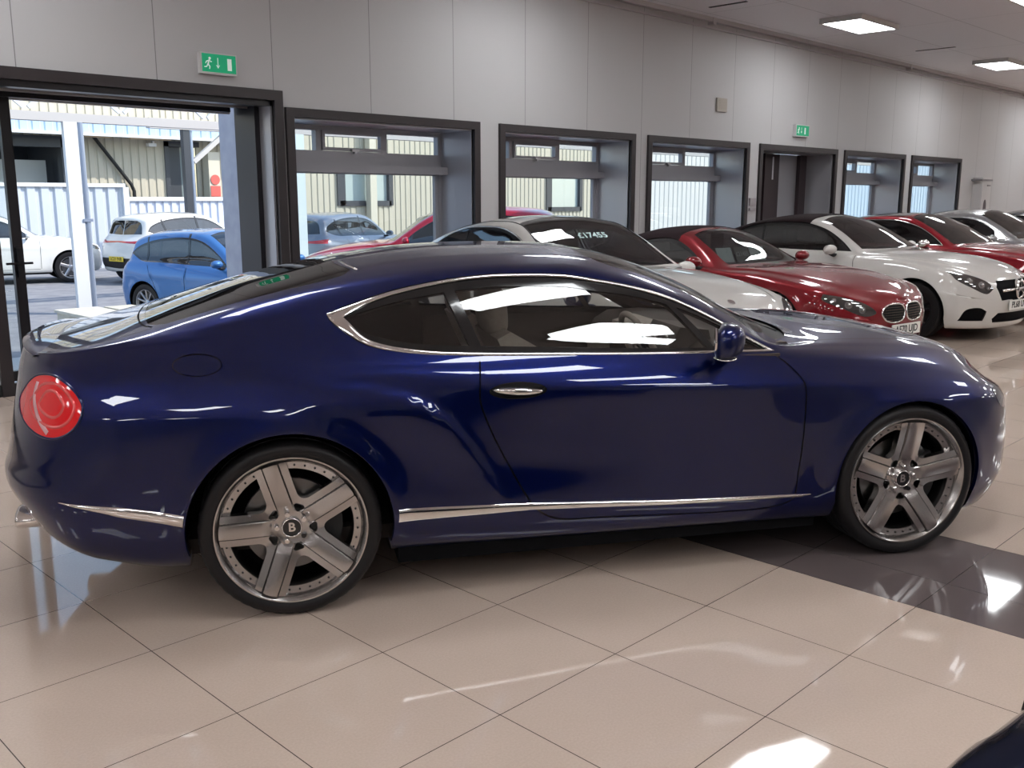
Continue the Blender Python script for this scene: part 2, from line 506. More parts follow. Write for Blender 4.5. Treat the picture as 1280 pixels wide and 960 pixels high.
def pocket(hw, ra, rb, phi, rnd, sp=R_(36), n=6):
    """hole between two spokes (axes at phi +- sp) whose edges are hw from the axes, from apex rounded to r=rb, inner cut at ra"""
    # work in frame where phi = +x
    apex = hw/math.sin(sp)
    dirn = np.array([math.cos(sp), math.sin(sp)])
    def edge(r):      # point on upper wall at radius r
        t = math.sqrt(max(r*r-hw*hw, 0)); return dirn*t + np.array([dirn[1], -dirn[0]])*hw
    pe = edge(rb); a = math.atan2(pe[1], pe[0])
    pts = []
    x0 = max(ra, apex+.001)
    # inner rounded end: quadratic bezier between wall points
    q = edge(rnd); m = np.array([ra, 0])
    for k in range(n*2+1):
        t = k/(2*n); y = q*[1,-1]; 
        pts.append((1-t)**2*y + 2*t*(1-t)*m*[1.0,1] + t*t*q)
    pts = pts
    for k in range(1, n): pts.append(q+(pe-q)*k/n)
    for k in range(n*2+1):
        t = a - 2*a*k/(2*n); pts.append(np.array([math.cos(t), math.sin(t)])*rb)
    for k in range(1, n): pts.append((pe+(q-pe)*k/n)*[1,-1])
    c, s = math.cos(phi), math.sin(phi)
    return [np.array([p[0]*c-p[1]*s, p[0]*s+p[1]*c]) for p in pts]

def hero_wheel(parent, name='wheel', rot=0., R=.352, rr=.296, width=.275):
    """axis y, outer face towards -y at y=0"""
    w = bpy.data.objects.new(name, None); C.objects.link(w); w.parent = parent
    obj('tyre', tyre_bm(R, rr-.004, width, True, 144), M_TYRE, w, ang=40)
    # rim lip + barrel
    bm = bmesh.new()
    lathe(bm, [(rr,.006),(rr+.001,-.004),(rr-.002,-.009),(rr-.008,-.009),(rr-.014,-.002),(rr-.022,.012),(rr-.026,.020),(rr-.028,.026),(rr-.055,.030),(rr-.058,.036),(rr-.055,.20),(rr-.01,.24)], 96)
    fix(bm); obj('rim_barrel', bm, M_ALLOY, w, ang=35)
    bm = bmesh.new()
    for k in range(40):
        a = 2*PI*(k+.5)/40
        disc(bm, (math.cos(a)*(rr-.041), .030, math.sin(a)*(rr-.041)), .0042, (0,-1,0), 8, .005)
    fix(bm); obj('rim_rivets', bm, M_ALLOYD, w)
    # spoke star
    Rs = rr-.022; hw = .061; ax = [rot + R_(72)*k for k in range(5)]
    O = [np.array([math.cos(t), math.sin(t)])*Rs for t in np.linspace(0, 2*PI, 120, endpoint=False)]
    holes, ridges = [], []
    for k in range(5):
        phi = ax[k]+R_(36)
        holes.append(pocket(hw, .112, Rs-.001, phi, .140))
        c, s = math.cos(phi), math.sin(phi)
        tri = [(.066,0),(.078,.014),(.089,.0215),(.0970,.016),(.0985,0),(.0970,-.016),(.089,-.0215),(.078,-.014)]
        tri = smooth_loop(tri, 3); holes.append([np.array([p[0]*c-p[1]*s, p[0]*s+p[1]*c]) for p in tri])
    for a in ax:
        d = np.array([math.cos(a), math.sin(a)]); nn = np.array([-d[1], d[0]])
        for e in (-.034,-.031,-.028,.028,.031,.034):
            ridges.append([d*t + nn*e for t in np.linspace(.062, Rs*.985, 14)])
    V, F = flat_region(O, holes, .012, ridges)
    AX = np.array([[math.cos(a), math.sin(a)] for a in ax])
    def h(V):
        r = np.hypot(V[:,0], V[:,1])
        base = .046*(1-np.clip((r-.05)/(Rs-.06), 0, 1))**1.25 - .002
        al = V@AX.T; pr = V@np.stack([-AX[:,1], AX[:,0]], 0)
        pr = np.abs(pr); pr[al < 0] = 9; d = pr.min(1)
        fade = np.clip((r-.075)/.03, 0, 1)
        c = np.where(d < .0295, -.007, np.where(d < .0325, .006, 0.001+ (d-.0325)*.22))
        c = c - .0035*(1-np.minimum(d/.031, 1)**2)
        return base + c*fade + np.where(r < .07, -.004, 0)
    bm = relief(V, F, h, .035); obj('spokes', bm, M_ALLOY, w, ang=28)
    # groove lines sit dark between the bar and its wings
    bm = bmesh.new()
    for a in ax:
        d = np.array([math.cos(a), math.sin(a)]); nn = np.array([-d[1], d[0]])
        for e in (-.031,.031):
            pts = [d*t+nn*e for t in np.linspace(.098, Rs*.97, 10)]; hv = h(np.array(pts))
            tube(bm, [(p[0], y-.0003, p[1]) for p, y in zip(pts, hv)], .0022, 6)
    obj('spoke_groove', bm, M_ALLOYD, w)
    # hub: nuts, cap
    bm = bmesh.new()
    lathe(bm, [(.0,.034),(.0345,.034),(.0365,.030),(.0375,.036),(.0375,.05)], 40); fix(bm)
    cap = obj('centre_cap', bm, M_GLOSSB, w, ang=30)
    bm = bmesh.new(); lathe(bm, [(.0375,.04),(.0385,.028),(.0365,.025),(.0345,.028),(.034,.04)], 40); fix(bm)
    obj('cap_ring', bm, M_CHROME, cap, smooth=True)
    me = text_mesh('B', .050, .0015, bold=.0012); me.transform(Matrix.Rotation(rot*0, 4, 'Y') @ Matrix.Translation((0,.032,0)) @ Matrix.Rotation(PI/2, 4, 'X')); me.materials.clear(); me.materials.append(M_CHROME)
    link('badge_letter', me, None, cap)
    for k in range(5):
        a = ax[k]; bm = bmesh.new()
        c0 = (math.cos(a)*.0565, .036, math.sin(a)*.0565)
        disc(bm, c0, .0105, (0,-1,0), 6, .012); disc(bm, (c0[0], .0245, c0[2]), .008, (0,-1,0), 14, .004); fix(bm)
        obj('wheel_nut', bm, M_GLOSSB if k == 4 else M_CHROME, w)
    # brake
    bm = bmesh.new(); lathe(bm, [(.06,.09),(.185,.09),(.185,.115),(.06,.115)], 64, closed=True); fix(bm); obj('brake_disc', bm, M_DISC, w, ang=30)
    bm = bmesh.new(); lathe(bm, [(0,.06),(.075,.06),(.08,.09)], 32); fix(bm); obj('hub', bm, M_DARK, w, ang=30)
    bm = bmesh.new()
    prism(bm, [(math.cos(t)*r, math.sin(t)*r) for t, r in [(R_(a), .20) for a in range(-35,36,10)]+[(R_(a), .125) for a in range(35,-36,-10)]], 'y', .07, .15)
    bevel(bm, .006); fix(bm); obj('brake_caliper', bm, M_DARK, w, ang=35)
    bm = bmesh.new(); lathe(bm, [(0,.2),(.245,.2)], 40); fix(bm); obj('rim_back', bm, M_WELL, w)
    return w

def plain_wheel(parent, R, rr, width, style='multi', m=None, rot=.3, n=5, name='wheel', seg=64, simple=False):
    m = m or M_SILVER
    w = bpy.data.objects.new(name, None); C.objects.link(w); w.parent = parent
    obj('tyre', tyre_bm(R, rr-.004, width, False, seg), M_TYRE, w, ang=40)
    bm = bmesh.new()
    lathe(bm, [(rr,.004),(rr-.002,-.006),(rr-.010,-.004),(rr-.018,.014),(rr-.03,.03),(rr-.032,width*.8)], seg)
    def spoke(a, w0, w1, y0=.03, y1=.004):
        d = Vector((math.cos(a),0,math.sin(a))); s = Vector((-d.z,0,d.x))
        pr = [(.03,w0),(rr*.5,(w0+w1)/2*.9),(rr-.015,w1)]
        L = [];  
        for r, ww in pr:
            t = (r-.03)/(rr-.045); y = y0+(y1-y0)*t
            L.append([bm.verts.new(d*r+s*e*ww+Vector((0,y+yy,0))) for e, yy in ((-1,.006),(-.6,0),(.6,0),(1,.006),(.8,.03),(-.8,.03))])
        for i in range(2):
            for j in range(6): bm.faces.new((L[i][j], L[i][(j+1)%6], L[i+1][(j+1)%6], L[i+1][j]))
    if style == 'five':
        for k in range(n): spoke(rot+2*PI*k/n, .04, .03)
    elif style == 'twin':
        for k in range(n):
            for e in (-.16,.16): spoke(rot+2*PI*k/n+e, .016, .015)
    else:
        for k in range(n*2): spoke(rot+PI*k/n, .018, .016)
    lathe(bm, [(0,.016),(.03,.016),(.05,.026),(.06,.05)], 20)
    fix(bm); obj('alloy_rim', bm, m, w, ang=35)
    bm = bmesh.new(); lathe(bm, [(0,.075),(rr-.05,.075)], 32); fix(bm); obj('brake_disc', bm, M_DISC if style != 'x' else M_DARK, w)
    return w
# =============================================================== the blue coupe
M_BLUE = paint('sapphire_blue_paint', (.0010,.006,.066), .8, .34, flake=.3)
M_TAN = noise_col(mat('cream_leather', (.42,.37,.33), .55), (.40,.35,.31), (.46,.41,.36), 40)
M_LINING = mat('dark_lining', (.035,.027,.024), .8)
M_GLASS = glass('car_glass', (.72,.72,.70), .02)
M_GLASSR = glass('car_glass_rear_dark', (.16,.155,.15), .04)
M_GLASSD = glass('car_glass_dark', (.10,.10,.11), .05)
def lerp(a, b, t): return a+(b-a)*t
def hero_bump(p):
    q = p.copy()
    for cx, R0, amp, ph in ((0., .395, .014, 0.), (2.74, .375, .012, 0.)):
        r = np.hypot(p[:,0]-cx, (p[:,2]-.352))
        w = np.exp(-((r-R0)/.055)**2)*np.clip((p[:,2]-.25)/.15, 0, 1)
        q[:,1] += w*amp*np.clip((p[:,1]-.6)/.2, 0, 1)
    # haunch edge running over the rear wheel and down into the sill
    hx = np.array([-.35,-.1,.05,.25,.42,.53,.62,.72,.80,.86]); hz = np.array([.925,.925,.915,.89,.855,.80,.73,.60,.47,.36])
    P2 = np.stack([p[:,0], p[:,2]], 1); best = np.full(len(p), 9.); sgn = np.zeros(len(p)); tt = np.zeros(len(p))
    for i in range(len(hx)-1):
        a = np.array([hx[i],hz[i]]); b = np.array([hx[i+1],hz[i+1]]); d = b-a; t = np.clip(((P2-a)@d)/(d@d), 0, 1)
        c = P2-(a+t[:,None]*d); dist = np.hypot(c[:,0], c[:,1]); m = dist < best
        best[m] = dist[m]; sgn[m] = np.sign(d[0]*c[m,1]-d[1]*c[m,0]); tt[m] = (i+t[m])/(len(hx)-1)
    env = np.clip(tt/.25, 0, 1)*np.clip((1-tt)/.25, 0, 1)*np.clip((p[:,1]-.6)/.2, 0, 1)
    q[:,1] += env*.016*np.where(sgn > 0, np.exp(-(best/.030)**2), np.exp(-(best/.13)**2))
    # waist crease along the door and front wing
    zc = np.interp(p[:,0], [.55,1.0,1.7,2.15,2.6,2.95], [.889,.876,.846,.835,.812,.785]); d = p[:,2]-zc
    e = np.clip((p[:,0]-.6)/.35, 0, 1)*np.clip((3.0-p[:,0])/.5, 0, 1)*np.clip((p[:,1]-.7)/.1, 0, 1)
    q[:,1] += e*.007*np.where(d > 0, np.exp(-(d/.018)**2), np.exp(-(d/.10)**2))
    return q
HR = [
 dict(xr=-1.00, xf=3.43, y=[(-1.1,.55),(3.5,.55)], z=[(-1.1,.40),(-.8,.30),(-.45,.21),(0,.2),(.4,.205),(2.3,.18),(3.1,.17),(3.5,.19)]),
 dict(xr=-1.09, xf=3.53, y=[(-1.1,.86),(-.8,.87),(-.45,.90),(0,.91),(1.2,.90),(2.2,.90),(2.74,.91),(3.1,.90),(3.5,.88)], z=[(-1.15,.44),(-1.0,.395),(-.87,.35),(-.7,.298),(-.45,.258),(-.2,.25),(.4,.245),(2.33,.21),(3.1,.19),(3.5,.22)]),
 dict(xr=-1.165, xf=3.625, y=[(-1.15,.90),(-.8,.91),(-.6,.935),(-.2,.962),(0,.965),(.4,.955),(.9,.94),(1.5,.935),(2.1,.935),(2.4,.945),(2.74,.955),(3.05,.94),(3.5,.92)], z=[(-1.2,.52),(-.8,.49),(-.4,.44),(0,.42),(.4,.39),(1.2,.37),(2.25,.325),(2.74,.34),(3.1,.33),(3.5,.35)]),
 dict(xr=-1.15, xf=3.645, y=[(-1.15,.88),(-.8,.90),(-.6,.935),(-.2,.968),(0,.97),(.35,.955),(.7,.932),(1.1,.93),(1.6,.935),(2.1,.94),(2.5,.955),(2.74,.96),(3.0,.945),(3.3,.92),(3.5,.90)], z=[(-1.2,.60),(-.6,.62),(0,.62),(1,.58),(2,.56),(2.74,.56),(3.5,.52)]),
 dict(xr=-1.115, xf=3.655, y=[(-1.1,.84),(-.8,.875),(-.6,.92),(-.2,.96),(0,.965),(.4,.948),(.8,.935),(1.2,.94),(1.8,.945),(2.2,.94),(2.6,.945),(2.9,.935),(3.1,.915),(3.5,.86)], z=[(-1.1,.77),(-.6,.80),(-.1,.80),(.4,.79),(1,.77),(2,.73),(2.74,.72),(3.1,.70),(3.5,.63)]),
 dict(xr=-1.09, xf=3.65, y=[(-1.05,.78),(-.8,.835),(-.4,.90),(0,.928),(.4,.925),(.8,.932),(1.2,.943),(1.7,.945),(2.15,.935),(2.6,.915),(2.9,.895),(3.15,.865),(3.5,.80)], z=[(-1.1,.90),(-.6,.93),(-.2,.92),(.3,.90),(.7,.885),(1.0,.876),(1.7,.846),(2.15,.835),(2.55,.815),(2.9,.79),(3.2,.75),(3.5,.69)]),
 dict(xr=-1.08, xf=3.62, y=[(-1.05,.71),(-.8,.78),(-.4,.84),(0,.872),(.4,.878),(.8,.88),(1.2,.882),(1.7,.882),(2.1,.872),(2.5,.845),(2.9,.81),(3.2,.77),(3.5,.70)], z=[(-1.05,.975),(-.8,1.0),(-.5,1.02),(-.2,1.02),(.1,1.0),(.4,.980),(.8,.965),(1.2,.962),(1.6,.955),(2.0,.945),(2.4,.925),(2.8,.885),(3.1,.83),(3.3,.77),(3.5,.71)]),
 dict(xr=-1.07, xf=3.61, y=[(-1.05,.66),(-.8,.735),(-.4,.80),(0,.82),(.3,.850),(.8,.853),(1.2,.852),(1.6,.852),(2.0,.842),(2.4,.79),(2.8,.74),(3.1,.70),(3.3,.66),(3.5,.58)], z=[(-1.05,1.01),(-.8,1.035),(-.4,1.09),(-.2,1.10),(0,1.08),(.3,1.03),(.8,1.0),(1.2,.993),(1.6,.987),(2.0,.972),(2.4,.955),(2.8,.928),(3.1,.875),(3.3,.81),(3.5,.735)]),
 dict(xr=-1.06, xf=3.60, y=[(-1.0,.60),(-.81,.69),(-.52,.715),(-.1,.69),(.3,.635),(.6,.625),(.8,.622),(1.2,.625),(1.5,.648),(1.7,.678),(1.85,.71),(2.0,.748),(2.1,.765),(2.2,.74),(2.4,.66),(2.8,.60),(3.1,.56),(3.3,.52),(3.5,.44)],
      z=[(-1.0,1.02),(-.81,1.05),(-.52,1.11),(-.1,1.218),(.3,1.29),(.6,1.322),(.8,1.335),(1.2,1.332),(1.5,1.275),(1.7,1.203),(1.85,1.13),(2.0,1.045),(2.1,.99),(2.2,.975),(2.4,.98),(2.8,.968),(3.1,.922),(3.3,.87),(3.5,.785)]),
 dict(xr=-1.055, xf=3.58, y=[(-1,0),(3.5,0)], z=[(-1.06,1.015),(-.98,1.035),(-.8,1.080),(-.7,1.106),(-.575,1.147),(-.37,1.210),(-.15,1.272),(.03,1.310),(.23,1.352),(.405,1.378),(.58,1.398),(.77,1.408),(.94,1.411),(1.15,1.409),(1.28,1.402),(1.47,1.375),(1.7,1.308),(1.9,1.222),(2.15,1.090),(2.3,1.025),(2.38,1.008),(2.5,1.015),(2.77,1.003),(3.1,.955),(3.3,.905),(3.45,.85),(3.58,.78)]),
]
def between(a, b, dy, dz): return dict(xr=(a['xr']+b['xr'])/2, xf=(a['xf']+b['xf'])/2, mid=(dy, dz))
HR = HR[:6] + [between(HR[5], HR[6], .007, .006)] + HR[6:8] + [between(HR[7], HR[8], .020, .014)] + HR[8:]
def arc_loop(cx, cz, r, a0, a1, n=40, zb=.0):
    return [(cx+r*math.cos(R_(a0+(a1-a0)*k/n)), cz+r*math.sin(R_(a0+(a1-a0)*k/n))) for k in range(n+1)]
DLO = [(.183,1.145),(.172,1.170),(.205,1.185),(.297,1.214),(.447,1.255),(.66,1.291),(.833,1.307),(.957,1.309),(1.172,1.302),(1.30,1.283),(1.48,1.247),(1.66,1.19),(1.828,1.108),(1.945,1.037),(2.085,.962),
       (1.9,.967),(1.485,.975),(1.102,.985),(.783,.995),(.54,1.009),(.383,1.032),(.30,1.058),(.23,1.104)]
def inset2(poly, d):
    P = np.asarray(poly); n = len(P); out = []
    ar = sum(P[i][0]*P[(i+1)%n][1]-P[(i+1)%n][0]*P[i][1] for i in range(n)); sg = 1 if ar > 0 else -1
    for i in range(n):
        dd = d[i] if not np.isscalar(d) else d
        t = P[(i+1)%n]-P[i-1]; t = t/max(np.linalg.norm(t), 1e-9)
        out.append(P[i] + np.array([-t[1], t[0]])*dd*sg)
    return np.array(out)
def build_hero():
    car = thing('sports_coupe', 'dark blue two-door coupe with polished five-spoke wheels filling the foreground', 'car', (2.398,3.894,0), R_(-31.25))
    S = Surf(HR, -.72, 3.0, 2.15, 2.3, hero_bump, auto=2)
    sh = Shell(S, .030)
    # wheel arches (side view holes)
    ra = arc_loop(0.0,.352,.400,-30,210,44); fa = arc_loop(2.74,.352,.378,-30,205,44)
    def arch(cx, r, xl, xr_):
        r = r-.005
        pts = [(cx+r*math.cos(R_(a)), .352+r*math.sin(R_(a))) for a in np.linspace(-12, 192, 44)]
        uv = S.inv(pts, 'side', vmax=S.vk[7])
        a, b = uv[0], uv[-1]
        return np.vstack([uv, [[b[0]-.0, 0]], [[a[0]+.0, 0]]]), uv
    RA, ra_uv = arch(0.0, .400, 0, 0); FA, fa_uv = arch(2.74, .380, 0, 0)
    sh.region('hole', RA); sh.region('hole', FA)
    # side windows
    dl = smooth_loop(DLO, 6, corners=(14,)); 
    duv = S.inv(dl, 'side', vmin=S.vk[5], umin=S.Lr+.2, umax=S.Lr+3.2)
    glassuv = inset2(duv, .012)
    def pil(x0, z0, x1, z1, w, nm):
        uv = S.inv([(x0+(x1-x0)*t, z0+(z1-z0)*t) for t in np.linspace(0,1,10)], 'side', vmin=S.vk[5], umin=S.Lr+.2)
        sh.gap(uv, w, name=nm)
    # B pillar and quarter light bar: only inside the glass
    sh.region('dlo_frame', duv) if False else None
    pil(.768,1.0,.655,1.285,.040,'_bp'); pil(1.79,.985,1.615,1.19,.028,'_bp')
    sh.region('sideglass', inset2(duv, .034))
    sh.region('dlo_frame', duv)
    # windscreen, rear window (plan outlines)
    ws = [(1.34,0),(1.335,.25),(1.345,.42),(1.40,.535),(1.62,.585),(1.85,.635),(2.02,.68),(2.12,.66),(2.20,.48),(2.25,.25),(2.26,0)]
    ws = smooth_loop(ws, 5, corners=(0,6,10), closed=False)
    sh.region('windscreen', S.inv(ws, 'top', vmin=S.vk[10]-.02))
    cw = [(2.26,0),(2.25,.25),(2.20,.48),(2.12,.66),(2.17,.70),(2.26,.62),(2.33,.42),(2.37,.2),(2.38,0)]
    cw = smooth_loop(cw, 5, corners=(0,3,4,8), closed=False)
    sh.region('cowl', S.inv(cw, 'top', vmin=S.vk[8]))
    rg = [(.225,0),(.235,.3),(.29,.50),(.245,.565),(0,.625),(-.25,.66),(-.44,.67),(-.50,.62),(-.545,.4),(-.575,0)]
    rg = smooth_loop(rg, 5, corners=(0,2,6,9), closed=False)
    RG = S.inv(rg, 'top', vmin=S.vk[10]-.03)
    sh.region('rearglass', RG)
    # shut lines
    door = [(.763,.975),(.752,.90),(.752,.82),(.80,.69),(.87,.55),(.935,.43),(.985,.36),(1.07,.31),(1.30,.296),(1.95,.273),(2.10,.285),(2.165,.315),(2.178,.42),(2.19,.55),(2.196,.70),(2.186,.83),(2.13,.905),(2.07,.955)]
    dsm = smooth_loop(door, 6, closed=False); DU = S.inv(dsm, 'side', vmax=S.vk[8])
    L, Rr = strip_poly(DU, .007); sh.loops.append(('gap', np.array(L+Rr[::-1])))
    # door panel itself = outline closed along the sill of the window
    dtop = S.inv([(2.07+( .763-2.07)*t, .955+(.975-.955)*t) for t in np.linspace(0,1,24)][1:-1], 'side', vmin=S.vk[5], vmax=S.vk[8])
    DP = np.vstack([DU, dtop])
    hood = smooth_loop([(2.16,.72),(2.3,.70),(2.6,.655),(2.9,.625),(3.15,.60),(3.33,.54)], 6, closed=False)
    sh.gap(S.inv(hood, 'top', vmin=S.vk[7]), .006)
    lid = smooth_loop([(-.60,0),(-.575,.38),(-.53,.60),(-.49,.665)], 6, closed=False)
    sh.gap(S.inv(lid, 'top', vmin=S.vk[8]), .007)
    lid2 = smooth_loop([(-.49,.68),(-.60,.695),(-.75,.675),(-.88,.63),(-.95,.56)], 5, closed=False)
    sh.gap(S.inv(lid2, 'top', vmin=S.vk[8]), .006)
    # fuel flap ring
    fl = [(-.318+.088*math.cos(t), 1.003+.038*math.sin(t)) for t in np.linspace(0, 2*PI, 36, endpoint=False)]
    FU = S.inv(fl, 'side', vmin=S.vk[5], vmax=S.vk[10], umin=S.Lr*.5); sh.gap(FU, .004, closed=True)
    # rear bumper seam under lamp
    # lamps
    tl = smooth_loop([(-.845,.972),(-.80,.958),(-.745,.915),(-.722,.865),(-.742,.805),(-.79,.762),(-.85,.745),(-.92,.757),(-.985,.80),(-1.0,.85),(-.965,.91),(-.91,.96)], 5)
    TL = S.inv(tl, 'side', vmin=S.vk[3], vmax=S.vk[8], umax=S.Lr+.4)
    sh.region('taillight', TL)
    hl = [(.60+.115*math.cos(t), .70+.105*math.sin(t)) for t in np.linspace(0, 2*PI, 30, endpoint=False)]
    HL = S.inv(hl, 'end', umin=S.L-S.Lf*1.0, vmin=S.vk[3]); sh.region('headlight', HL)
    hl = [(.79+.05*math.cos(t), .685+.05*math.sin(t)) for t in np.linspace(0, 2*PI, 20, endpoint=False)]
    HL2 = S.inv(hl, 'end', umin=S.L-S.Lf*1.05, vmin=S.vk[3]); sh.region('headlight', HL2)
    gr = smooth_loop([(0,.74),(.25,.735),(.33,.70),(.33,.55),(.27,.47),(0,.46)], 4, corners=(0,5), closed=False)
    sh.region('grille', S.inv(gr, 'end', umin=S.L-S.Lf*.7))
    lo = smooth_loop([(0,.36),(.5,.36),(.62,.33),(.60,.26),(.4,.25),(0,.25)], 4, corners=(0,5), closed=False)
    sh.region('grille', S.inv(lo, 'end', umin=S.L-S.Lf*.9))
    # lower rear exhaust cut
    sh.region('door', DP)
    sh.build()
    link('body_shell', sh.mesh('body'), M_BLUE, car)
    link('door', sh.mesh('door', side=-1), M_BLUE, car); link('door', sh.mesh('door', side=1), M_BLUE, car)
    link('interior_lining', sh.mesh(['body','gap','dlo_frame','cowl','door','_bp'], -.022), M_LINING, car)
    link('window_frame', sh.mesh(['dlo_frame','_bp'], -.004), M_GLOSSB, car)
    for sd in (-1,1): link('side_window', sh.mesh('sideglass', -.006, side=sd), M_GLASS, car)
    link('windscreen', sh.mesh('windscreen', -.002), M_GLASS, car)
    link('rear_window', sh.mesh('rearglass', -.001), M_GLASSR, car)
    link('cowl_panel', sh.mesh('cowl', -.010), M_DARK, car)
    link('front_grille', sh.mesh('grille', -.02), M_DARK, car)
    M_LAMP = mat('red_lamp', (.62,.004,.008), .12, coat=1., emit=(.95,.015,.02), es=.16)
    for sd in (-1,1):
        t = link('tail_light', sh.mesh('taillight', .003, side=sd), M_LAMP, car)
        uvc = TL.mean(0)
        ring = uvc + (TL-uvc)*.985
        bm = sweep_surf(S, ring, .010, .006, closed=True, side=sd); obj('lamp_bezel', bm, M_BLUE, t, smooth=True)
        for f, cx in ((.62,.16),(.34,.16)):
            q = uvc + np.array([.03,0]) + (TL-uvc)*f
            bm = sweep_surf(S, q, .012, .006, closed=True, side=sd); obj('lamp_ring', bm, mat('lamp_ring_red', (.85,.10,.10), .15, .3, coat=1), t, smooth=True)
        q = S.inv([(-.90,.94),(-.915,.88),(-.90,.82),(-.86,.765)], 'side', vmin=S.vk[3], vmax=S.vk[8], umax=S.Lr+.4)
        bm = sweep_surf(S, smooth_loop(q, 5, closed=False), [.022]*16, .006, side=sd); obj('reversing_lens', bm, mat('pink_lens', (.75,.42,.46), .15, coat=1), t, smooth=True)
        link('headlight', sh.mesh('headlight', .002, side=sd), mat('head_lens', (.25,.27,.32), .08, .6, coat=1), car)
    # chrome trims
    n = len(duv)
    # thicker at the rear tip
    tip = duv[:1]; d = np.linalg.norm(duv-duv[3], axis=1)
    w = .013 + .030*np.exp(-(np.linalg.norm(duv-S.inv([(.19,1.14)],'side',vmin=S.vk[5])[0], axis=1)/.10)**2) + .006*np.exp(-(np.linalg.norm(duv-S.inv([(.40,1.03)],'side',vmin=S.vk[5])[0], axis=1)/.25)**2)
    trimuv = inset2(duv, w*.5)
    for sd in (-1,1):
        obj('window_trim', sweep_surf(S, trimuv, w, .005, closed=True, side=sd), M_CHROME, car, ang=50)
        # sill strip
        tx = np.linspace(.412, 2.245, 40); zt = np.interp(tx, [.412,.948,1.587,2.245], [.410,.388,.352,.330]); zb = np.interp(tx, [.412,.948,1.587,2.2,2.245], [.362,.360,.330,.318,.327])
        q = S.inv(np.stack([tx, (zt+zb)/2], 1), 'side', vmax=S.vk[4])
        obj('sill_trim', sweep_surf(S, q, np.maximum(zt-zb, .004)*1.1, .008, side=sd), M_CHROME, car, ang=50)
        tx = np.linspace(-.83, -.394, 16); zt = np.interp(tx, [-.83,-.6,-.394], [.517,.490,.452]); zb = np.interp(tx, [-.83,-.6,-.394], [.513,.452,.408])
        q = S.inv(np.stack([tx, (zt+zb)/2], 1), 'side', vmax=S.vk[4])
        obj('rear_bumper_trim', sweep_surf(S, q, np.maximum(zt-zb, .004)*1.05, .008, side=sd), M_CHROME, car, ang=50)
        # arch return lips + wells
        for uv, cx, r in ((ra_uv, 0., .40), (fa_uv, 2.74, .38)):
            bm = bmesh.new(); p, N = S.PN(uv[:,0], uv[:,1]); pr = []
            for q in p:
                a = Vector((q[0], q[1]*sd, q[2])); k = (q[1]-.045)*sd
                dx, dz = q[0]-cx, q[2]-.352; f = 1.0
                pr.append([bm.verts.new(a), bm.verts.new((cx+dx*.992, (q[1]-.012)*sd, .352+dz*.992)), bm.verts.new((cx+dx*1.01, (q[1]-.05)*sd, .352+dz*1.01))])
            for i in range(len(pr)-1):
                for j in range(2): bm.faces.new((pr[i][j], pr[i+1][j], pr[i+1][j+1], pr[i][j+1]))
            fix(bm); obj('arch_lip', bm, M_BLUE, car, smooth=True)
            bm = bmesh.new(); pr = []
            for a in np.linspace(-11, 191, 30):
                c_, s_ = math.cos(R_(a))*(r+.012), math.sin(R_(a))*(r+.012)
                pr.append([bm.verts.new((cx+c_, y*sd, .352+s_)) for y in (.92,.58)])
            for i in range(len(pr)-1): bm.faces.new((pr[i][0], pr[i+1][0], pr[i+1][1], pr[i][1]))
            bm.faces.new([q[1] for q in pr]); fix(bm); obj('wheel_well', bm, M_WELL, car)
    # underbody
    bm = bmesh.new(); box(bm, (-.85,-.50,.30), (-.42,.50,.36)); box(bm, (.42,-.86,.15), (2.32,.86,.22)); box(bm, (-.42,-.57,.16), (.42,.57,.24)); box(bm, (2.32,-.56,.16), (3.2,.56,.22)); fix(bm)
    obj('underbody', bm, M_WELL, car)
    # exhausts
    for sd in (-1,1):
        bm = bmesh.new(); pts = [(.085*math.cos(t), .042*math.sin(t)) for t in np.linspace(0, 2*PI, 28, endpoint=False)]
        A = [[bm.verts.new((x, sd*.60+p[0]*f, .385+p[1]*f)) for p in pts] for x, f in ((-.85,1.),(-1.03,1.),(-1.04,.95),(-1.03,.88),(-.85,.85))]
        for i in range(4):
            for k in range(28): bm.faces.new((A[i][k], A[i][(k+1)%28], A[i+1][(k+1)%28], A[i+1][k]))
        fix(bm); obj('exhaust_tip', bm, M_CHROME, car, smooth=True)
    # door handles
    for sd in (-1,1):
        bm = bmesh.new(); n = 18
        q = S.inv([(x, .868-.008*(x-.795)/.2) for x in np.linspace(.80, 1.008, n)], 'side', vmax=S.vk[7], vmin=S.vk[3]); p, N = S.PN(q[:,0], q[:,1])
        rings = []
        for i in range(n):
            t = i/(n-1); b = math.sin(PI*t)**.5 if 0 < t < 1 else .05; off = .012+.022*math.sin(PI*t)**.6
            c0 = Vector(p[i]+N[i]*off*1.0); 
            rings.append([bm.verts.new((c0.x, (c0.y+.008*math.cos(a)*b)*sd, c0.z+.014*math.sin(a)*b)) for a in np.linspace(0, 2*PI, 12, endpoint=False)])
        for i in range(n-1):
            for k in range(12): bm.faces.new((rings[i][k], rings[i][(k+1)%12], rings[i+1][(k+1)%12], rings[i+1][k]))
        bm.faces.new(rings[0]); bm.faces.new(rings[-1]); fix(bm); h = obj('door_handle', bm, M_CHROME, car, smooth=True)
        # recess bowl
        cup = [(.905+.118*math.cos(t), .862+.034*math.sin(t)) for t in np.linspace(0, 2*PI, 30, endpoint=False)]
        cu = S.inv(cup, 'side', vmax=S.vk[7], vmin=S.vk[3]); p, N = S.PN(cu[:,0], cu[:,1]); cc = p.mean(0)
        bm = bmesh.new(); R0 = [bm.verts.new((*( (q+n_*.0015)*[1,sd,1]),)) for q, n_ in zip(p, N)]; R1 = [bm.verts.new((*( (cc+(q-cc)*.9+n_*.002)*[1,sd,1]),)) for q, n_ in zip(p, N)]
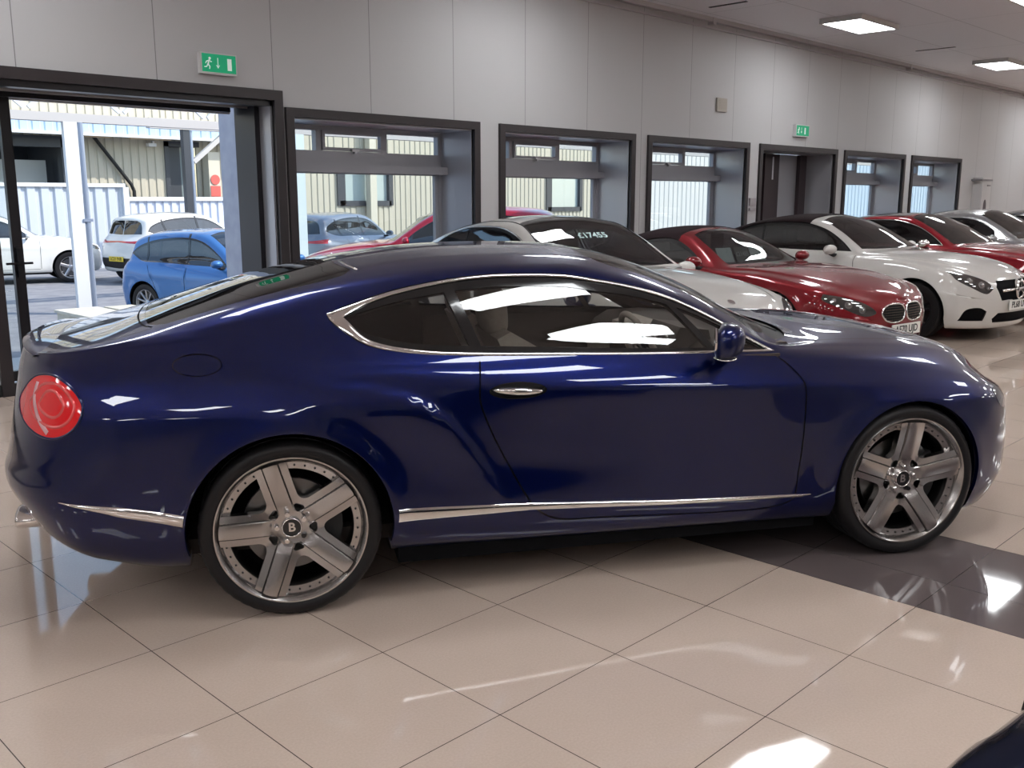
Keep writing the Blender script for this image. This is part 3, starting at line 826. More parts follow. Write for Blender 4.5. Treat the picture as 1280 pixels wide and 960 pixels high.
        for k in range(30): bm.faces.new((R0[k], R0[(k+1)%30], R1[(k+1)%30], R1[k]))
        bm.faces.new(R1); fix(bm); obj('handle_recess', bm, M_GLOSSB, h, smooth=True)
    # mirrors
    for sd in (-1,1):
        bm = bmesh.new(); bmesh.ops.create_uvsphere(bm, u_segments=24, v_segments=14, radius=1)
        for v in bm.verts:
            x, y, z = v.co
            X = x*.085 if x > 0 else x*.035
            e = lambda a, k: math.copysign(abs(a)**k, a); v.co = (e(X/.085, .9)*.085+.012*z, e(y,.8)*.100, e(z,.75)*(.080 if z > 0 else .072))
        fix(bm); mr = obj('door_mirror', bm, M_BLUE, car, smooth=True); mr.location = (1.765, sd*1.0, 1.035); mr.rotation_euler = (0, 0, R_(24)*sd)
        bm = bmesh.new(); pts = [(math.cos(t)*.082, math.sin(t)*.052+.006) for t in np.linspace(0, 2*PI, 28, endpoint=False)]
        prism(bm, pts, 'x', -.037, -.030); fix(bm); obj('mirror_glass', bm, M_CHROME, mr)
        bm = bmesh.new(); tube(bm, [(.01,-sd*.02,-.045),(.015,-sd*.07,-.065),(.02,-sd*.14,-.075)], [.028,.024,.03], 12); obj('mirror_arm', bm, M_BLUE, mr, smooth=True)
        bm = bmesh.new(); bmesh.ops.create_uvsphere(bm, u_segments=20, v_segments=8, radius=1)
        for v in bm.verts: v.co = (v.co.x*.05+.008, v.co.y*.075, v.co.z*.009-.066)
        fix(bm); obj('mirror_base', bm, M_CHROME, mr, smooth=True)
    # wheels
    for cx, sd, rot in ((0,-1,R_(33.5)),(2.74,-1,R_(15)),(0,1,.2),(2.74,1,.5)):
        w = hero_wheel(car, rot=rot); w.location = (cx, sd*.935, .352)
        if sd > 0: w.rotation_euler.z = PI
    # cabin
    def seat(x, y, name='front_seat', sc=1.):
        s = bpy.data.objects.new(name, None); C.objects.link(s); s.parent = car; s.location = (x, y, 0)
        def pad(nm, prof, w, tilt=0, m=M_TAN):
            bm = bmesh.new(); prism(bm, [(p[0]*sc, p[1]) for p in prof], 'y', -w/2, w/2); bevel(bm, .03, 3, 20); fix(bm); obj(nm, bm, m, s, ang=50)
        pad('seat_cushion', [(-.05,.42),(.45,.46),(.50,.50),(.48,.57),(.0,.56),(-.12,.50)], .50)
        pad('backrest', [(-.05,.50),(-.20,.80),(-.30,1.02),(-.24,1.05),(-.12,.98),(.0,.75),(.08,.56)], .48)
        bm = bmesh.new(); bmesh.ops.create_uvsphere(bm, u_segments=20, v_segments=12, radius=1)
        for v in bm.verts:
            e = lambda a, k: math.copysign(abs(a)**k, a)
            v.co = (-.275+e(v.co.x,.8)*.065-.02*v.co.z, e(v.co.y,.65)*.13, 1.13+e(v.co.z,.7)*.125)
        obj('headrest', bm, M_TAN, s, smooth=True)
    seat(1.20,-.36); seat(1.18,.36); 
    for y in (-.33,.33): seat(.25, y, 'rear_seat', .7) if False else None
    # rear bench
    bm = bmesh.new(); prism(bm, [(.0,.45),(.45,.48),(.45,.56),(.1,.6),(-.02,.95),(-.12,1.0),(-.16,.9)], 'y', -.55, .55); bevel(bm, .03, 3, 20); fix(bm); obj('rear_bench', bm, mat('brown_leather', (.10,.075,.065), .6), car, ang=50)
    bm = bmesh.new(); box(bm, (-.9,-.6,.93), (-.12,.6,.96)); fix(bm); obj('parcel_shelf', bm, M_LINING, car)
    bm = bmesh.new(); box(bm, (-.4,-.8,.24), (2.2,.8,.30)); fix(bm); obj('cabin_floor', bm, M_LINING, car)
    # dash
    bm = bmesh.new(); prism(bm, [(1.78,.60),(1.76,.86),(1.80,.93),(1.88,.975),(2.2,.985),(2.3,.9),(2.3,.4),(1.85,.4)], 'y', -.74, .74); bevel(bm, .03, 3, 20); fix(bm)
    dsh = obj('dashboard', bm, mat('dash_leather', (.07,.058,.052), .6), car, ang=50)
    bm = bmesh.new(); box(bm, (1.745,-.70,.70), (1.77,.70,.86)); bevel(bm, .008); fix(bm); obj('dash_fascia', bm, mat('fascia_cream', (.25,.22,.19), .4, coat=.5), dsh, ang=40)
    bm = bmesh.new(); prism(bm, [(1.72,.93),(1.80,.91),(1.94,.95),(1.92,1.02),(1.78,1.035)], 'y', -.53, -.20); bevel(bm, .02, 3, 20); fix(bm); obj('instrument_hood', bm, mat('hood_leather', (.10,.085,.078), .5), dsh, ang=50)
    for i, yy in enumerate((-.44,-.29)):
        bm = bmesh.new(); tube(bm, [(1.735, yy+.055*math.cos(t), .955+.055*math.sin(t)) for t in np.linspace(0, 2*PI, 28, endpoint=False)], .006, 8, closed=True); obj('gauge_ring', bm, M_CHROME, dsh, smooth=True)
    # centre console + screen
    bm = bmesh.new(); prism(bm, [(.7,.45),(1.55,.50),(1.62,.62),(1.62,.40),(.7,.40)], 'y', -.13, .13); bevel(bm, .02); fix(bm); obj('centre_console', bm, M_TAN, car, ang=50)
    bm = bmesh.new(); prism(bm, [(1.66,.62),(1.70,.99),(1.82,1.02),(1.84,.60)], 'y', -.16, .16); bevel(bm, .025, 3, 20); fix(bm); obj('console_screen_housing', bm, M_TAN, dsh, ang=50)
    bm = bmesh.new(); box(bm, (1.672,-.12,.82), (1.692,.12,.96)); fix(bm); obj('display_screen', bm, M_GLOSSB, dsh)
    # steering wheel (right-hand drive)
    sw = bpy.data.objects.new('steering_wheel', None); C.objects.link(sw); sw.parent = car; sw.location = (1.66,-.36,.915); sw.rotation_euler = (0, R_(-25), 0)
    bm = bmesh.new(); tube(bm, [(0, .185*math.cos(t), .185*math.sin(t)) for t in np.linspace(0, 2*PI, 48, endpoint=False)], .015, 10, closed=True); obj('rim', bm, M_TAN, sw, smooth=True)
    bm = bmesh.new(); disc(bm, (.02,0,0), .075, (-1,0,0), 28, .035); bevel(bm, .012, 3); fix(bm); obj('hub', bm, M_GLOSSB, sw, ang=40)
    bm = bmesh.new()
    for a in (0, PI, -PI/2): bar(bm, (0, .05*math.cos(a), .05*math.sin(a)), (0, .18*math.cos(a), .18*math.sin(a)), .03, .012, up=(1,0,0))
    fix(bm); obj('wheel_spokes', bm, M_SILVER, sw)
    bm = bmesh.new(); disc(bm, (-.016,0,0), .028, (-1,0,0), 20, .004); fix(bm); obj('wheel_badge', bm, M_CHROME, sw)
    # rear-view mirror & visor
    bm = bmesh.new(); box(bm, (1.52,-.12,1.20), (1.545,.12,1.26)); bevel(bm, .02, 3); fix(bm); obj('interior_mirror', bm, M_GLOSSB, car, ang=40)
    # door cards
    for sd in (-1,1):
        bm = bmesh.new(); box(bm, (.8, sd*.86-.01, .35), (2.1, sd*.86+.01, .955)) ; fix(bm); obj('door_card', bm, mat('door_card_brown', (.06,.045,.04), .7), car)
    # wipers on the cowl
    bm = bmesh.new(); tube(bm, [(2.28,-.50,1.0),(2.20,-.2,1.03),(2.17,.1,1.055)], .008, 6); tube(bm, [(2.32,-.1,1.01),(2.22,.25,1.04),(2.17,.5,1.03)], .008, 6); obj('wiper', bm, M_DARK, car, smooth=True)
    # shark-fin free roof: short rear glass bright strip and boot lip
    q = S.inv(smooth_loop([(.262,.30),(.285,.42),(.315,.515)], 4, closed=False), 'top', vmin=S.vk[10]-.05)
    for sd in (-1,1): obj('roof_trim', sweep_surf(S, q, .010, .005, side=sd), M_CHROME, car, smooth=True)
    # boot-lid rear lip spoiler
    bm = bmesh.new(); rings = []
    for y in np.linspace(-.60, .60, 31):
        f = 1-abs(y/.60)**3; xx = -.99+.13*abs(y/.6)**2.2
        zz = 1.045+.0*abs(y)
        rings.append([bm.verts.new((xx+dx, y, zz-.02+dz*f)) for dx, dz in ((-.075,-.005),(-.078,.020),(-.05,.034),(.02,.030),(.12,.022),(.16,.0))])
    for i in range(30):
        for k in range(5): bm.faces.new((rings[i][k], rings[i+1][k], rings[i+1][k+1], rings[i][k+1]))
    fix(bm); obj('boot_spoiler', bm, M_BLUE, car, smooth=True)
    return car, S, sh
# =============================================================== generic cars
def gen_rows(s):
    W, sill, wb = s['W'], s.get('sill',.2), s['wb']; xr, xf = s['xr'], s['xf']
    belt = s['belt']; cant = s['cant']; top = s['top']
    ut, ft = s.get('xrt', xr+.06), s.get('xft', xf-.04)
    def tp(f, rear=.97, front=.96):
        return [(xr,W*f*rear),(xr+.35,W*f*.985),(0,W*f),(wb,W*f),(wb+.45,W*f*.985),(xf,W*f*front)]
    bz = lambda d, k=1.: [(x, z-d*(1 if z > .75 else .75)) for x, z in belt]
    zb0, zb1 = belt[0][1], belt[-1][1]
    r = [
     dict(xr=xr+.12, xf=xf-.16, y=[(xr,.6*W),(xf,.6*W)], z=[(xr,sill+.06),(xr+.5,sill+.0),(wb,sill-.01),(xf,sill+.0)]),
     dict(xr=xr+.04, xf=xf-.05, y=tp(.955), z=[(xr,sill+.11),(xr+.5,sill+.03),(wb,sill+.02),(xf,sill+.02)]),
     dict(xr=xr, xf=xf-.01, y=tp(.99), z=[(xr,.46+s.get('up',0)),(xr+.5,.42+s.get('up',0)),(1.3,.36+s.get('up',0)),(wb,.36+s.get('up',0)),(xf,.34+s.get('up',0))]),
     dict(xr=xr+.01, xf=xf, y=tp(1.), z=[(xr,lerp(.46,zb0,.4)),(0,lerp(.40,belt[1][1],.42)),(wb,lerp(.38,.88,.42)),(xf,lerp(.34,zb1,.5))]),
     dict(xr=xr+.03, xf=xf, y=tp(.995,.95,.94), z=bz(.20)),
     dict(xr=xr+.045, xf=xf-.005, y=tp(.972,.93,.91), z=bz(.08)),
     dict(xr=lerp(xr+.05,ut,.3), xf=lerp(xf-.01,ft,.3), y=tp(.93,.90,.87), z=list(belt)),
     dict(xr=lerp(xr+.05,ut,.5), xf=lerp(xf-.01,ft,.6), y=[(x, lerp(y, W*.93, .62) if x < wb-.6 else lerp(y, W*.9, .45)) for x, y, z in cant], z=[(x, lerp(z, float(np.interp(x, [b[0] for b in belt], [b[1] for b in belt])), .80 if x < wb-.6 else .5)) for x, y, z in cant]),
     dict(xr=ut, xf=ft, y=[(x,y) for x,y,z in cant], z=[(x,z) for x,y,z in cant]),
     dict(xr=ut-.01, xf=ft, y=[(xr,0),(xf,0)], z=list(top)),
    ]
    return r
def build_car(s, label, loc, rz, name='car', group=None, step=.06, wheel=dict(), color=None, cat='car'):
    car = thing(name, label, cat, loc, R_(rz), group)
    wb, W = s['wb'], s['W']; Rw = s.get('R', .33); aR = Rw+.045
    def bump(p):
        q = p.copy()
        for cx in (0., wb):
            r = np.hypot(p[:,0]-cx, p[:,2]-Rw); w = np.exp(-((r-aR-.01)/.05)**2)*np.clip((p[:,2]-.25)/.15, 0, 1)
            q[:,1] += w*.014*np.clip((p[:,1]-.6*W)/.15, 0, 1)
        for (x0,z0,x1,z1,am,sg) in s.get('creases', []):
            d = p[:,2]-(z0+(z1-z0)*(p[:,0]-x0)/(x1-x0)); m = np.clip((p[:,0]-x0)/.2, 0, 1)*np.clip((x1-p[:,0])/.2, 0, 1)
            q[:,1] += am*m*np.where(d > 0, np.exp(-(d/sg)**2), np.exp(-(d/(sg*.35))**2))*np.clip((p[:,1]-.6*W)/.1, 0, 1)
        return q
    S = Surf(gen_rows(s), s.get('xrc', s['xr']+.38), s.get('xfc', s['xf']-.62), s.get('nr',2.6), s.get('nf',2.3), bump, autoexp=s.get('ae',2.4))
    sh = Shell(S, step)
    lips = []
    for cx in (0., wb):
        pts = [(cx+aR*math.cos(R_(a)), Rw+aR*math.sin(R_(a))) for a in np.linspace(-10, 190, 28)]
        uv = S.inv(pts, 'side', vmax=S.vk[6]); lips.append((cx, uv))
        sh.region('hole', np.vstack([uv, [[uv[-1][0], 0]], [[uv[0][0], 0]]]))
    v5, v6, v7, v8 = S.vk[5], S.vk[6], S.vk[7], S.vk[8]
    um = S.Lr*.55; uM = S.Lr+(s['xfc'] if 'xfc' in s else s['xf']-.62)-(s.get('xrc', s['xr']+.38))
    def I(p, mode='side', **k): return S.inv(p, mode, **k)
    duvs = []
    for (x0,z0,x1,z1,w) in s.get('pillars', []):
        sh.gap(I([(x0+(x1-x0)*t, z0+(z1-z0)*t) for t in np.linspace(0,1,6)], vmin=v5, umin=um, umax=uM), w, name='pillar')
    for D in s['dlo']:
        d = smooth_loop(D[0], 4, corners=D[1]); uv = I(d, vmin=v5, umin=um, umax=uM); duvs.append(uv)
        sh.region('sideglass', inset2(uv, .022)); sh.region('frame', uv)
    for nm, mode, pts, kw in s.get('top_regions', []):
        c = kw.get('corners', ()); cl = kw.get('closed', False)
        p = smooth_loop(pts, 4, corners=c, closed=cl)
        q = I(p, mode, vmin=(S.vk[kw['vmin']] if 'vmin' in kw else None), vmax=(S.vk[kw['vmax']] if 'vmax' in kw else None),
              umin=(S.L-S.Lf*kw['front'] if 'front' in kw else None), umax=(S.Lr*kw['rear'] if 'rear' in kw else None))
        if not cl and kw.get('close') == 'top':
            q = np.vstack([q, [[q[-1][0], S.V]], [[q[0][0], S.V]]])
        sh.region(nm, q)
    for pts, mode, w in s.get('lines', []):
        sh.gap(I(smooth_loop(pts, 4, closed=False), mode, vmin=S.vk[1] if mode == 'side' else v6, vmax=v7 if mode == 'side' else None), w)
    for i, D in enumerate(s.get('doors', [])): sh.region('door%d' % i, I(smooth_loop(D, 3, corners=tuple(range(len(D)))), vmax=v7))
    sh.build()
    P = color
    M = dict(sideglass=M_GLASSD, windscreen=s.get('ws_mat', M_GLASSD2), rearglass=M_GLASSD, softtop=M_SOFT, roofpanel=M_GLOSSB, grille=M_GRILLE, intake=M_GRILLE, cladding=M_DARK, headlight=M_HEAD, taillight=M_TAIL, frame=M_GLOSSB, pillar=M_GLOSSB, bonnet_vent=M_DARK, bodychrome=M_CHROME)
    NM = dict(sideglass='side_window', windscreen='windscreen', rearglass='rear_window', softtop='soft_top', roofpanel='roof_panel', grille='front_grille', intake='air_intake', cladding='lower_cladding', headlight='headlight', taillight='tail_light', frame='window_frame', pillar='window_pillar')
    def add(lbl, nm, m, off=0., side='both'):
        me = sh.mesh(lbl, off, side)
        if me is not None: return link(nm, me, m, car)
    add('body', 'body_shell', P)
    labs = set(sh.lab)
    for l in sorted(labs):
        if l.startswith('door'):
            for sd in (-1,1): add(l, 'door', P, 0, sd)
        elif l in ('headlight','taillight','sideglass','frame','pillar'):
            for sd in (-1,1): add(l, NM[l], M[l], {'sideglass':-.004,'frame':-.002,'pillar':0.}.get(l, .002), sd)
        elif l in NM: add(l, NM[l], M[l], {'grille':-.012,'intake':-.02,'frame':-.002,'windscreen':-.002,'softtop':.008}.get(l, 0))
    add([l for l in labs if l not in ('hole','sideglass','windscreen','rearglass')], 'interior_lining', M_LINING, -.03)
    for k, uv in enumerate(duvs):
        if s.get('chrome'):
            for sd in (-1,1): obj('window_trim', sweep_surf(S, inset2(uv, .004), .014, .004, closed=True, side=sd), M_CHROME, car, smooth=True)
    # wells
    for cx, uv in lips:
        for sd in (-1,1):
            bm = bmesh.new(); pr = []
            p, N = S.PN(uv[:,0], uv[:,1])
            for q in p:
                dx, dz = q[0]-cx, q[2]-Rw
                pr.append([bm.verts.new((q[0], q[1]*sd, q[2])), bm.verts.new((cx+dx*1.02, (q[1]-.03)*sd, Rw+dz*1.02)), bm.verts.new((cx+dx*1.05, .5*sd, Rw+dz*1.05))])
            for i in range(len(pr)-1):
                for j in range(2): bm.faces.new((pr[i][j], pr[i+1][j], pr[i+1][j+1], pr[i][j+1]))
            bm.faces.new([q[2] for q in pr]); fix(bm); obj('wheel_well', bm, M_WELL, car)
    bm = bmesh.new(); box(bm, (aR+.02,-W*.93,s.get('sill',.2)-.04), (wb-aR-.02,W*.93,s.get('sill',.2)+.06)); box(bm, (s['xr']+.3,-W*.55,s.get('sill',.2)), (s['xf']-.3,W*.55,s.get('sill',.2)+.08)); fix(bm); obj('underbody', bm, M_WELL, car)
    wk = dict(R=Rw, rr=Rw*.70, width=.22, style='multi', m=M_SILVER); wk.update(wheel)
    w0 = None
    for cx, sd in ((0,-1),(wb,-1),(0,1),(wb,1)):
        if w0 is None: w = w0 = plain_wheel(car, **wk)
        else: w = copy_tree(w0, car)
        w.location = (cx, sd*(W-.025), Rw)
        if sd > 0: w.rotation_euler.z = PI
    # mirrors
    mx, mz = s['mirror']
    for sd in (-1,1):
        bm = bmesh.new(); bmesh.ops.create_uvsphere(bm, u_segments=16, v_segments=10, radius=1)
        for v in bm.verts:
            x, y, z = v.co; v.co = ((x*.085 if x > 0 else x*.03)+.012*z, y*.105, z*(.068 if z > 0 else .055))
        fix(bm); mr = obj('door_mirror', bm, s.get('mirror_mat', P), car, smooth=True); mr.location = (mx, sd*(W+.055), mz)
        bm = bmesh.new(); disc(bm, (-.031,0,.004), .055, (-1,0,0), 16, .003)
        for v in bm.verts: v.co.y *= 1.5
        obj('mirror_glass', bm, M_CHROME, mr)
        bm = bmesh.new(); tube(bm, [(0,0,-.035),(.0,-sd*.08,-.06),(.0,-sd*.16,-.07)], .024, 8); obj('mirror_arm', bm, M_DARK, mr, smooth=True)
    # seats, dash, wheel
    if s.get('cabin', True):
        cx = s.get('seat_x', 1.0); zb = s.get('seat_z', 0.)
        for y in (-.36,.36):
            bm = bmesh.new(); prism(bm, [(cx-.08,.35+zb),(cx+.42,.35+zb),(cx+.42,.50+zb),(cx+.02,.55+zb),(cx-.20,1.02+zb),(cx-.31,1.0+zb),(cx-.15,.5+zb)], 'y', y-.23, y+.23); box(bm, (cx-.32,y-.12,1.03+zb), (cx-.24,y+.12,1.20+zb)); bevel(bm, .03, 2, 20); fix(bm)
            obj('front_seat', bm, s.get('seat_mat', M_LINING2), car, ang=50)
        bx = mx-.1
        bm = bmesh.new(); prism(bm, [(bx-.25,.6+zb),(bx-.2,.86+zb),(bx,.9+zb),(bx+.35,.90+zb),(bx+.35,.5+zb)], 'y', -W*.78, W*.78); bevel(bm, .03, 2, 20); fix(bm); obj('dashboard', bm, M_LINING2, car, ang=50)
    return car, S, sh
def plate(car, txt, x, z, rear=False, yellow=False, y=0., size=.075):
    bm = bmesh.new(); box(bm, (-.006,-.26,-.055), (.006,.26,.055)); bevel(bm, .004, 1); fix(bm)
    p = obj('number_plate', bm, mat('plate_yellow' if yellow else 'plate_white', (.85,.62,.05) if yellow else (.82,.82,.78), .4), car, ang=30)
    p.location = (x, y, z)
    me = text_mesh(txt, size*1.35, .001, bold=.0015); me.materials.clear(); me.materials.append(M_DARK)
    t = link('plate_lettering', me, None, p)
    if rear: t.rotation_euler = (PI/2, 0, -PI/2); t.location = (-.0075,0,0)
    else: t.rotation_euler = (PI/2, 0, PI/2); t.location = (.0075,0,0)
    return p
M_GLASSD2 = glass('windscreen_tinted', (.42,.45,.45), .04)
M_SOFT = noise_col(mat('soft_top_fabric', (.020,.012,.014), .9, spec=.2), (.018,.010,.012), (.026,.016,.018), 200, bump=.1)
M_HEAD = glass('headlamp_lens', (.65,.68,.70), .12)
M_GRILLE = mat('grille_black', (.004,.004,.005), .7, spec=.1)
M_TAIL = mat('tail_lens', (.45,.01,.015), .15, coat=1., emit=(.8,.02,.03), es=.06)
M_LINING2 = mat('dark_seat_leather', (.03,.028,.03), .6)
def ws(xa, xb, ya, yb, k=.93):
    """windscreen plan outline from header xa to cowl xb"""
    return [(xa,0),(xa+.01,ya*.55),(xa+.05,ya*k),(lerp(xa,xb,.33),lerp(ya,yb,.3)*k),(lerp(xa,xb,.66),lerp(ya,yb,.64)*k),(xb-.06,yb*k),(xb+.02,yb*.5),(xb+.05,0)]
WSC = dict(corners=(0,2,5,7), vmin=7)

# ---- shared shape sheets -------------------------------------------------
COUPE = dict(wb=2.80, W=.905, xr=-1.02, xf=3.60, sill=.17, R=.335,
  belt=[(-1,.93),(-.4,.965),(.2,.955),(1,.935),(1.9,.915),(2.4,.895),(2.85,.85),(3.25,.76),(3.6,.62)],
  cant=[(-1,.62,.95),(-.55,.66,1.02),(-.3,.67,1.09),(0,.65,1.19),(.4,.60,1.29),(.8,.57,1.34),(1.1,.56,1.345),(1.3,.57,1.325),(1.6,.61,1.21),(1.9,.68,1.04),(2.05,.72,.965),(2.3,.69,.955),(2.8,.62,.915),(3.2,.58,.84),(3.45,.50,.75),(3.6,.42,.66)],
  top=[(-1,.97),(-.8,1.01),(-.55,1.06),(-.3,1.14),(0,1.25),(.4,1.36),(.8,1.405),(1.05,1.41),(1.25,1.395),(1.6,1.27),(1.95,1.075),(2.1,1.0),(2.4,.985),(2.8,.945),(3.2,.87),(3.45,.79),(3.6,.68)],
  dlo=[([(-.02,1.06),(.0,1.12),(.2,1.22),(.5,1.295),(.9,1.315),(1.15,1.305),(1.45,1.235),(1.72,1.10),(1.90,.975),(1.2,.972),(.5,.985),(.15,1.0)], (8,))],
  pillars=[(.60,.98,.52,1.30,.03)],
  doors=[[(.66,.95),(.62,.75),(.72,.45),(.85,.28),(1.9,.27),(2.0,.4),(2.03,.7),(1.98,.93)]],
  lines=[([(.66,.95),(.62,.75),(.72,.45),(.85,.28)],'side',.007),([(1.98,.93),(2.03,.7),(2.0,.4),(1.9,.27)],'side',.007),([(2.05,.75),(2.5,.69),(2.9,.64),(3.3,.56)],'top',.007)],
  creases=[(-.8,.80,2.6,.76,.010,.10)],
  mirror=(1.72,.99))
FRONT_MERC = [
  ('grille','end',[(0,.705),(.37,.695),(.42,.63),(.35,.475),(0,.455)], dict(corners=(0,1,2,3,4), front=.75)),
  ('headlight','end',[(.46,.615),(.52,.70),(.66,.775),(.80,.80),(.80,.715),(.69,.62),(.55,.555)], dict(closed=True, corners=(0,3), front=1.15, vmin=3)),
  ('intake','end',[(0,.335),(.38,.335),(.45,.27),(.42,.225),(0,.22)], dict(corners=(0,1,2,3,4), front=.9)),
  ('intake','end',[(.54,.36),(.62,.40),(.74,.38),(.78,.25),(.56,.25)], dict(closed=True, corners=(0,3,4), front=1.1)),
]
def merc_face(car, S, sh, star_z=.59):
    # chrome blade + ring star
    uv = S.inv([(0,.592),(.1,.592),(.2,.59),(.33,.585)], 'end', umin=S.L-S.Lf*.75)
    for sd in (-1,1): obj('grille_blade', sweep_surf(S, uv, .03, .012, side=sd), M_CHROME, car, smooth=True)
    x = float(S.PN([S.L], [S.inv([(0.001, star_z)], 'end', umin=S.L-S.Lf*.5)[0][1]])[0][0][0])
    bm = bmesh.new(); tube(bm, [(x+.02, .102*math.cos(t), star_z+.102*math.sin(t)) for t in np.linspace(0, 2*PI, 32, endpoint=False)], .012, 8, closed=True)
    for a in (PI/2, PI/2+2*PI/3, PI/2+4*PI/3): bar(bm, (x+.02,0,star_z), (x+.02, .10*math.cos(a), star_z+.10*math.sin(a)), .014, .01, up=(1,0,0))
    fix(bm); obj('star_badge', bm, M_CHROME, car, ang=40)
    return x
def lamp_guts(car, S, pts, n=2):
    for sd in (-1,1):
        for (y, z, r) in pts:
            uv = S.inv([(y, z)], 'end', umin=S.L-S.Lf*1.15, vmin=S.vk[3]); p, N = S.PN(uv[:,0], uv[:,1]); c = Vector(p[0]-N[0]*.02); c.y *= sd
            nn = Vector((N[0][0], N[0][1]*sd, N[0][2]))
            bm = bmesh.new(); disc(bm, c - nn*.03, r, nn, 18, .03); bmesh.ops.create_uvsphere(bm, u_segments=12, v_segments=8, radius=r*.6, matrix=Matrix.Translation(c)); fix(bm)
            obj('lamp_reflector', bm, M_CHROME, car, ang=40)
def lamp_back(car, S, sh):
    me = sh.mesh('headlight', -.07)
    if me is not None: link('lamp_housing', me, mat('lamp_black', (.03,.03,.035), .2, .5), car)
def cars_indoor():
    red = paint('flame_red_paint', (.19,.006,.012), .35, .35); white = paint('polar_white_paint', (.62,.60,.57), 0., .3)
    red2 = paint('cherry_red_paint', (.22,.004,.012), .35, .35); silver = paint('silver_paint', (.38,.38,.39), .8, .35); black = paint('dark_paint', (.012,.013,.018), .4, .35)
    # --- white four-door coupe by the first window
    s = dict(COUPE); s.update(chrome=True, mirror=(1.80,.93))
    s['top_regions'] = [('windscreen','top',ws(1.22,2.06,.55,.70),WSC),('rearglass','top',[(.05,0),(.06,.5),(.0,.58),(-.4,.60),(-.5,.5),(-.52,0)],dict(corners=(0,2,3,5),vmin=8))]+FRONT_MERC
    c, S, sh = build_car(s, 'white hard-top car with curved dark side windows parked behind the blue coupe', (7.15,7.30,0), -104, color=white, step=.05); c.scale = (1.03,1.03,1.035)
    merc_face(c, S, sh); lamp_back(c, S, sh)
    t = text_mesh('£17455', .105, .002, bold=.002); t.materials.clear(); t.materials.append(mat('price_digits', (.55,.75,.75), .5))
    o = link('windscreen_price', t, None, c); o.location = (1.60,.22,1.18); o.rotation_euler = (0, 0, 0); o.matrix_local = Matrix.Translation((1.66,0,1.245)) @ Matrix.Rotation(R_(33), 4, 'Y') @ Matrix.Rotation(PI/2, 4, 'Z')
    bm = bmesh.new(); disc(bm, (3.40,0,.815), .03, (.5,0,1), 20, .006); fix(bm); obj('bonnet_badge', bm, M_CHROME, c)
    for sd in (-1,1):
        uv = S.inv(smooth_loop([(-.35,.60),(.0,.60),(.4,.55),(.8,.525),(1.15,.52),(1.4,.535),(1.7,.585)],4,closed=False), 'top', vmin=S.vk[8]-.02)
        obj('roof_drip_strip', sweep_surf(S, uv, .012, .004, side=sd), M_DARK, c, smooth=True)
    # --- red roadster
    s = dict(COUPE); s.update(wb=2.47, W=.93, xr=-.85, xf=3.40, sill=.15, R=.34, mirror=(1.52,.95),
      belt=[(-.85,.90),(-.3,.93),(.3,.92),(1,.895),(1.6,.88),(2.1,.86),(2.6,.81),(3.0,.74),(3.4,.58)],
      cant=[(-.85,.62,.93),(-.4,.66,.97),(-.2,.66,1.0),(.05,.63,1.09),(.4,.58,1.18),(.75,.55,1.225),(.95,.55,1.225),(1.1,.56,1.20),(1.35,.62,1.09),(1.65,.70,.94),(1.8,.72,.91),(2.1,.68,.905),(2.6,.60,.865),(3.0,.52,.79),(3.25,.45,.70),(3.4,.36,.62)],
      top=[(-.85,.94),(-.6,.97),(-.35,1.0),(-.2,1.06),(.05,1.17),(.4,1.27),(.75,1.30),(.95,1.295),(1.08,1.275),(1.4,1.14),(1.75,.955),(1.85,.93),(2.2,.925),(2.6,.885),(3.0,.81),(3.25,.73),(3.4,.64)],
      dlo=[([(.20,.96),(.22,1.04),(.40,1.12),(.7,1.175),(.93,1.17),(1.15,1.10),(1.35,1.0),(1.48,.92),(1.0,.925),(.5,.94)],(0,7))], pillars=[],
      doors=[[(.35,.90),(.33,.6),(.5,.25),(1.55,.25),(1.68,.5),(1.66,.87)]],
      lines=[([(.35,.90),(.33,.6),(.5,.25)],'side',.007),([(1.66,.87),(1.68,.5),(1.55,.25)],'side',.007),([(1.8,.80),(2.2,.72),(2.7,.66),(3.05,.50),(3.2,.2),(3.22,0)],'top',.006)],
      creases=[(-.6,.76,2.2,.70,.012,.09)])
    s['top_regions'] = [('windscreen','top',ws(1.07,1.80,.53,.70),WSC),
      ('softtop','side',[(-.36,1.0),(-.22,.975),(.1,.955),(.24,.965),(.26,1.05),(.42,1.11),(.7,1.165),(1.0,1.155)],dict(corners=(0,3,7),vmin=6,close='top')),
      ('grille','end',[(.03,.585),(.15,.612),(.31,.59),(.365,.53),(.30,.455),(.09,.445),(.025,.49)],dict(closed=True,front=.75)),
      ('headlight','end',[(.43,.54),(.50,.61),(.66,.68),(.83,.72),(.85,.665),(.74,.59),(.55,.51)],dict(closed=True,corners=(3,),front=1.2,vmin=3)),
      ('intake','end',[(0,.28),(.42,.28),(.5,.2),(0,.19)],dict(corners=(0,1,2,3),front=.9)),
      ('intake','end',[(.6,.36),(.74,.40),(.79,.25),(.62,.24)],dict(closed=True,corners=(0,1,2,3),front=1.1))]
    c, S, sh = build_car(s, 'red roadster with a black fabric roof and twin oval grilles', (9.70,7.2,0), -96, color=red, step=.045, wheel=dict(style='twin', m=M_RIMBLK, width=.25))
    lamp_back(c, S, sh); lamp_guts(c, S, [(.56,.575,.038),(.68,.625,.038),(.78,.67,.022)])
    k = smooth_loop([(.03,.585),(.15,.612),(.31,.59),(.365,.53),(.30,.455),(.09,.445),(.025,.49)],4); K = S.inv(k,'end',umin=S.L-S.Lf*.75)
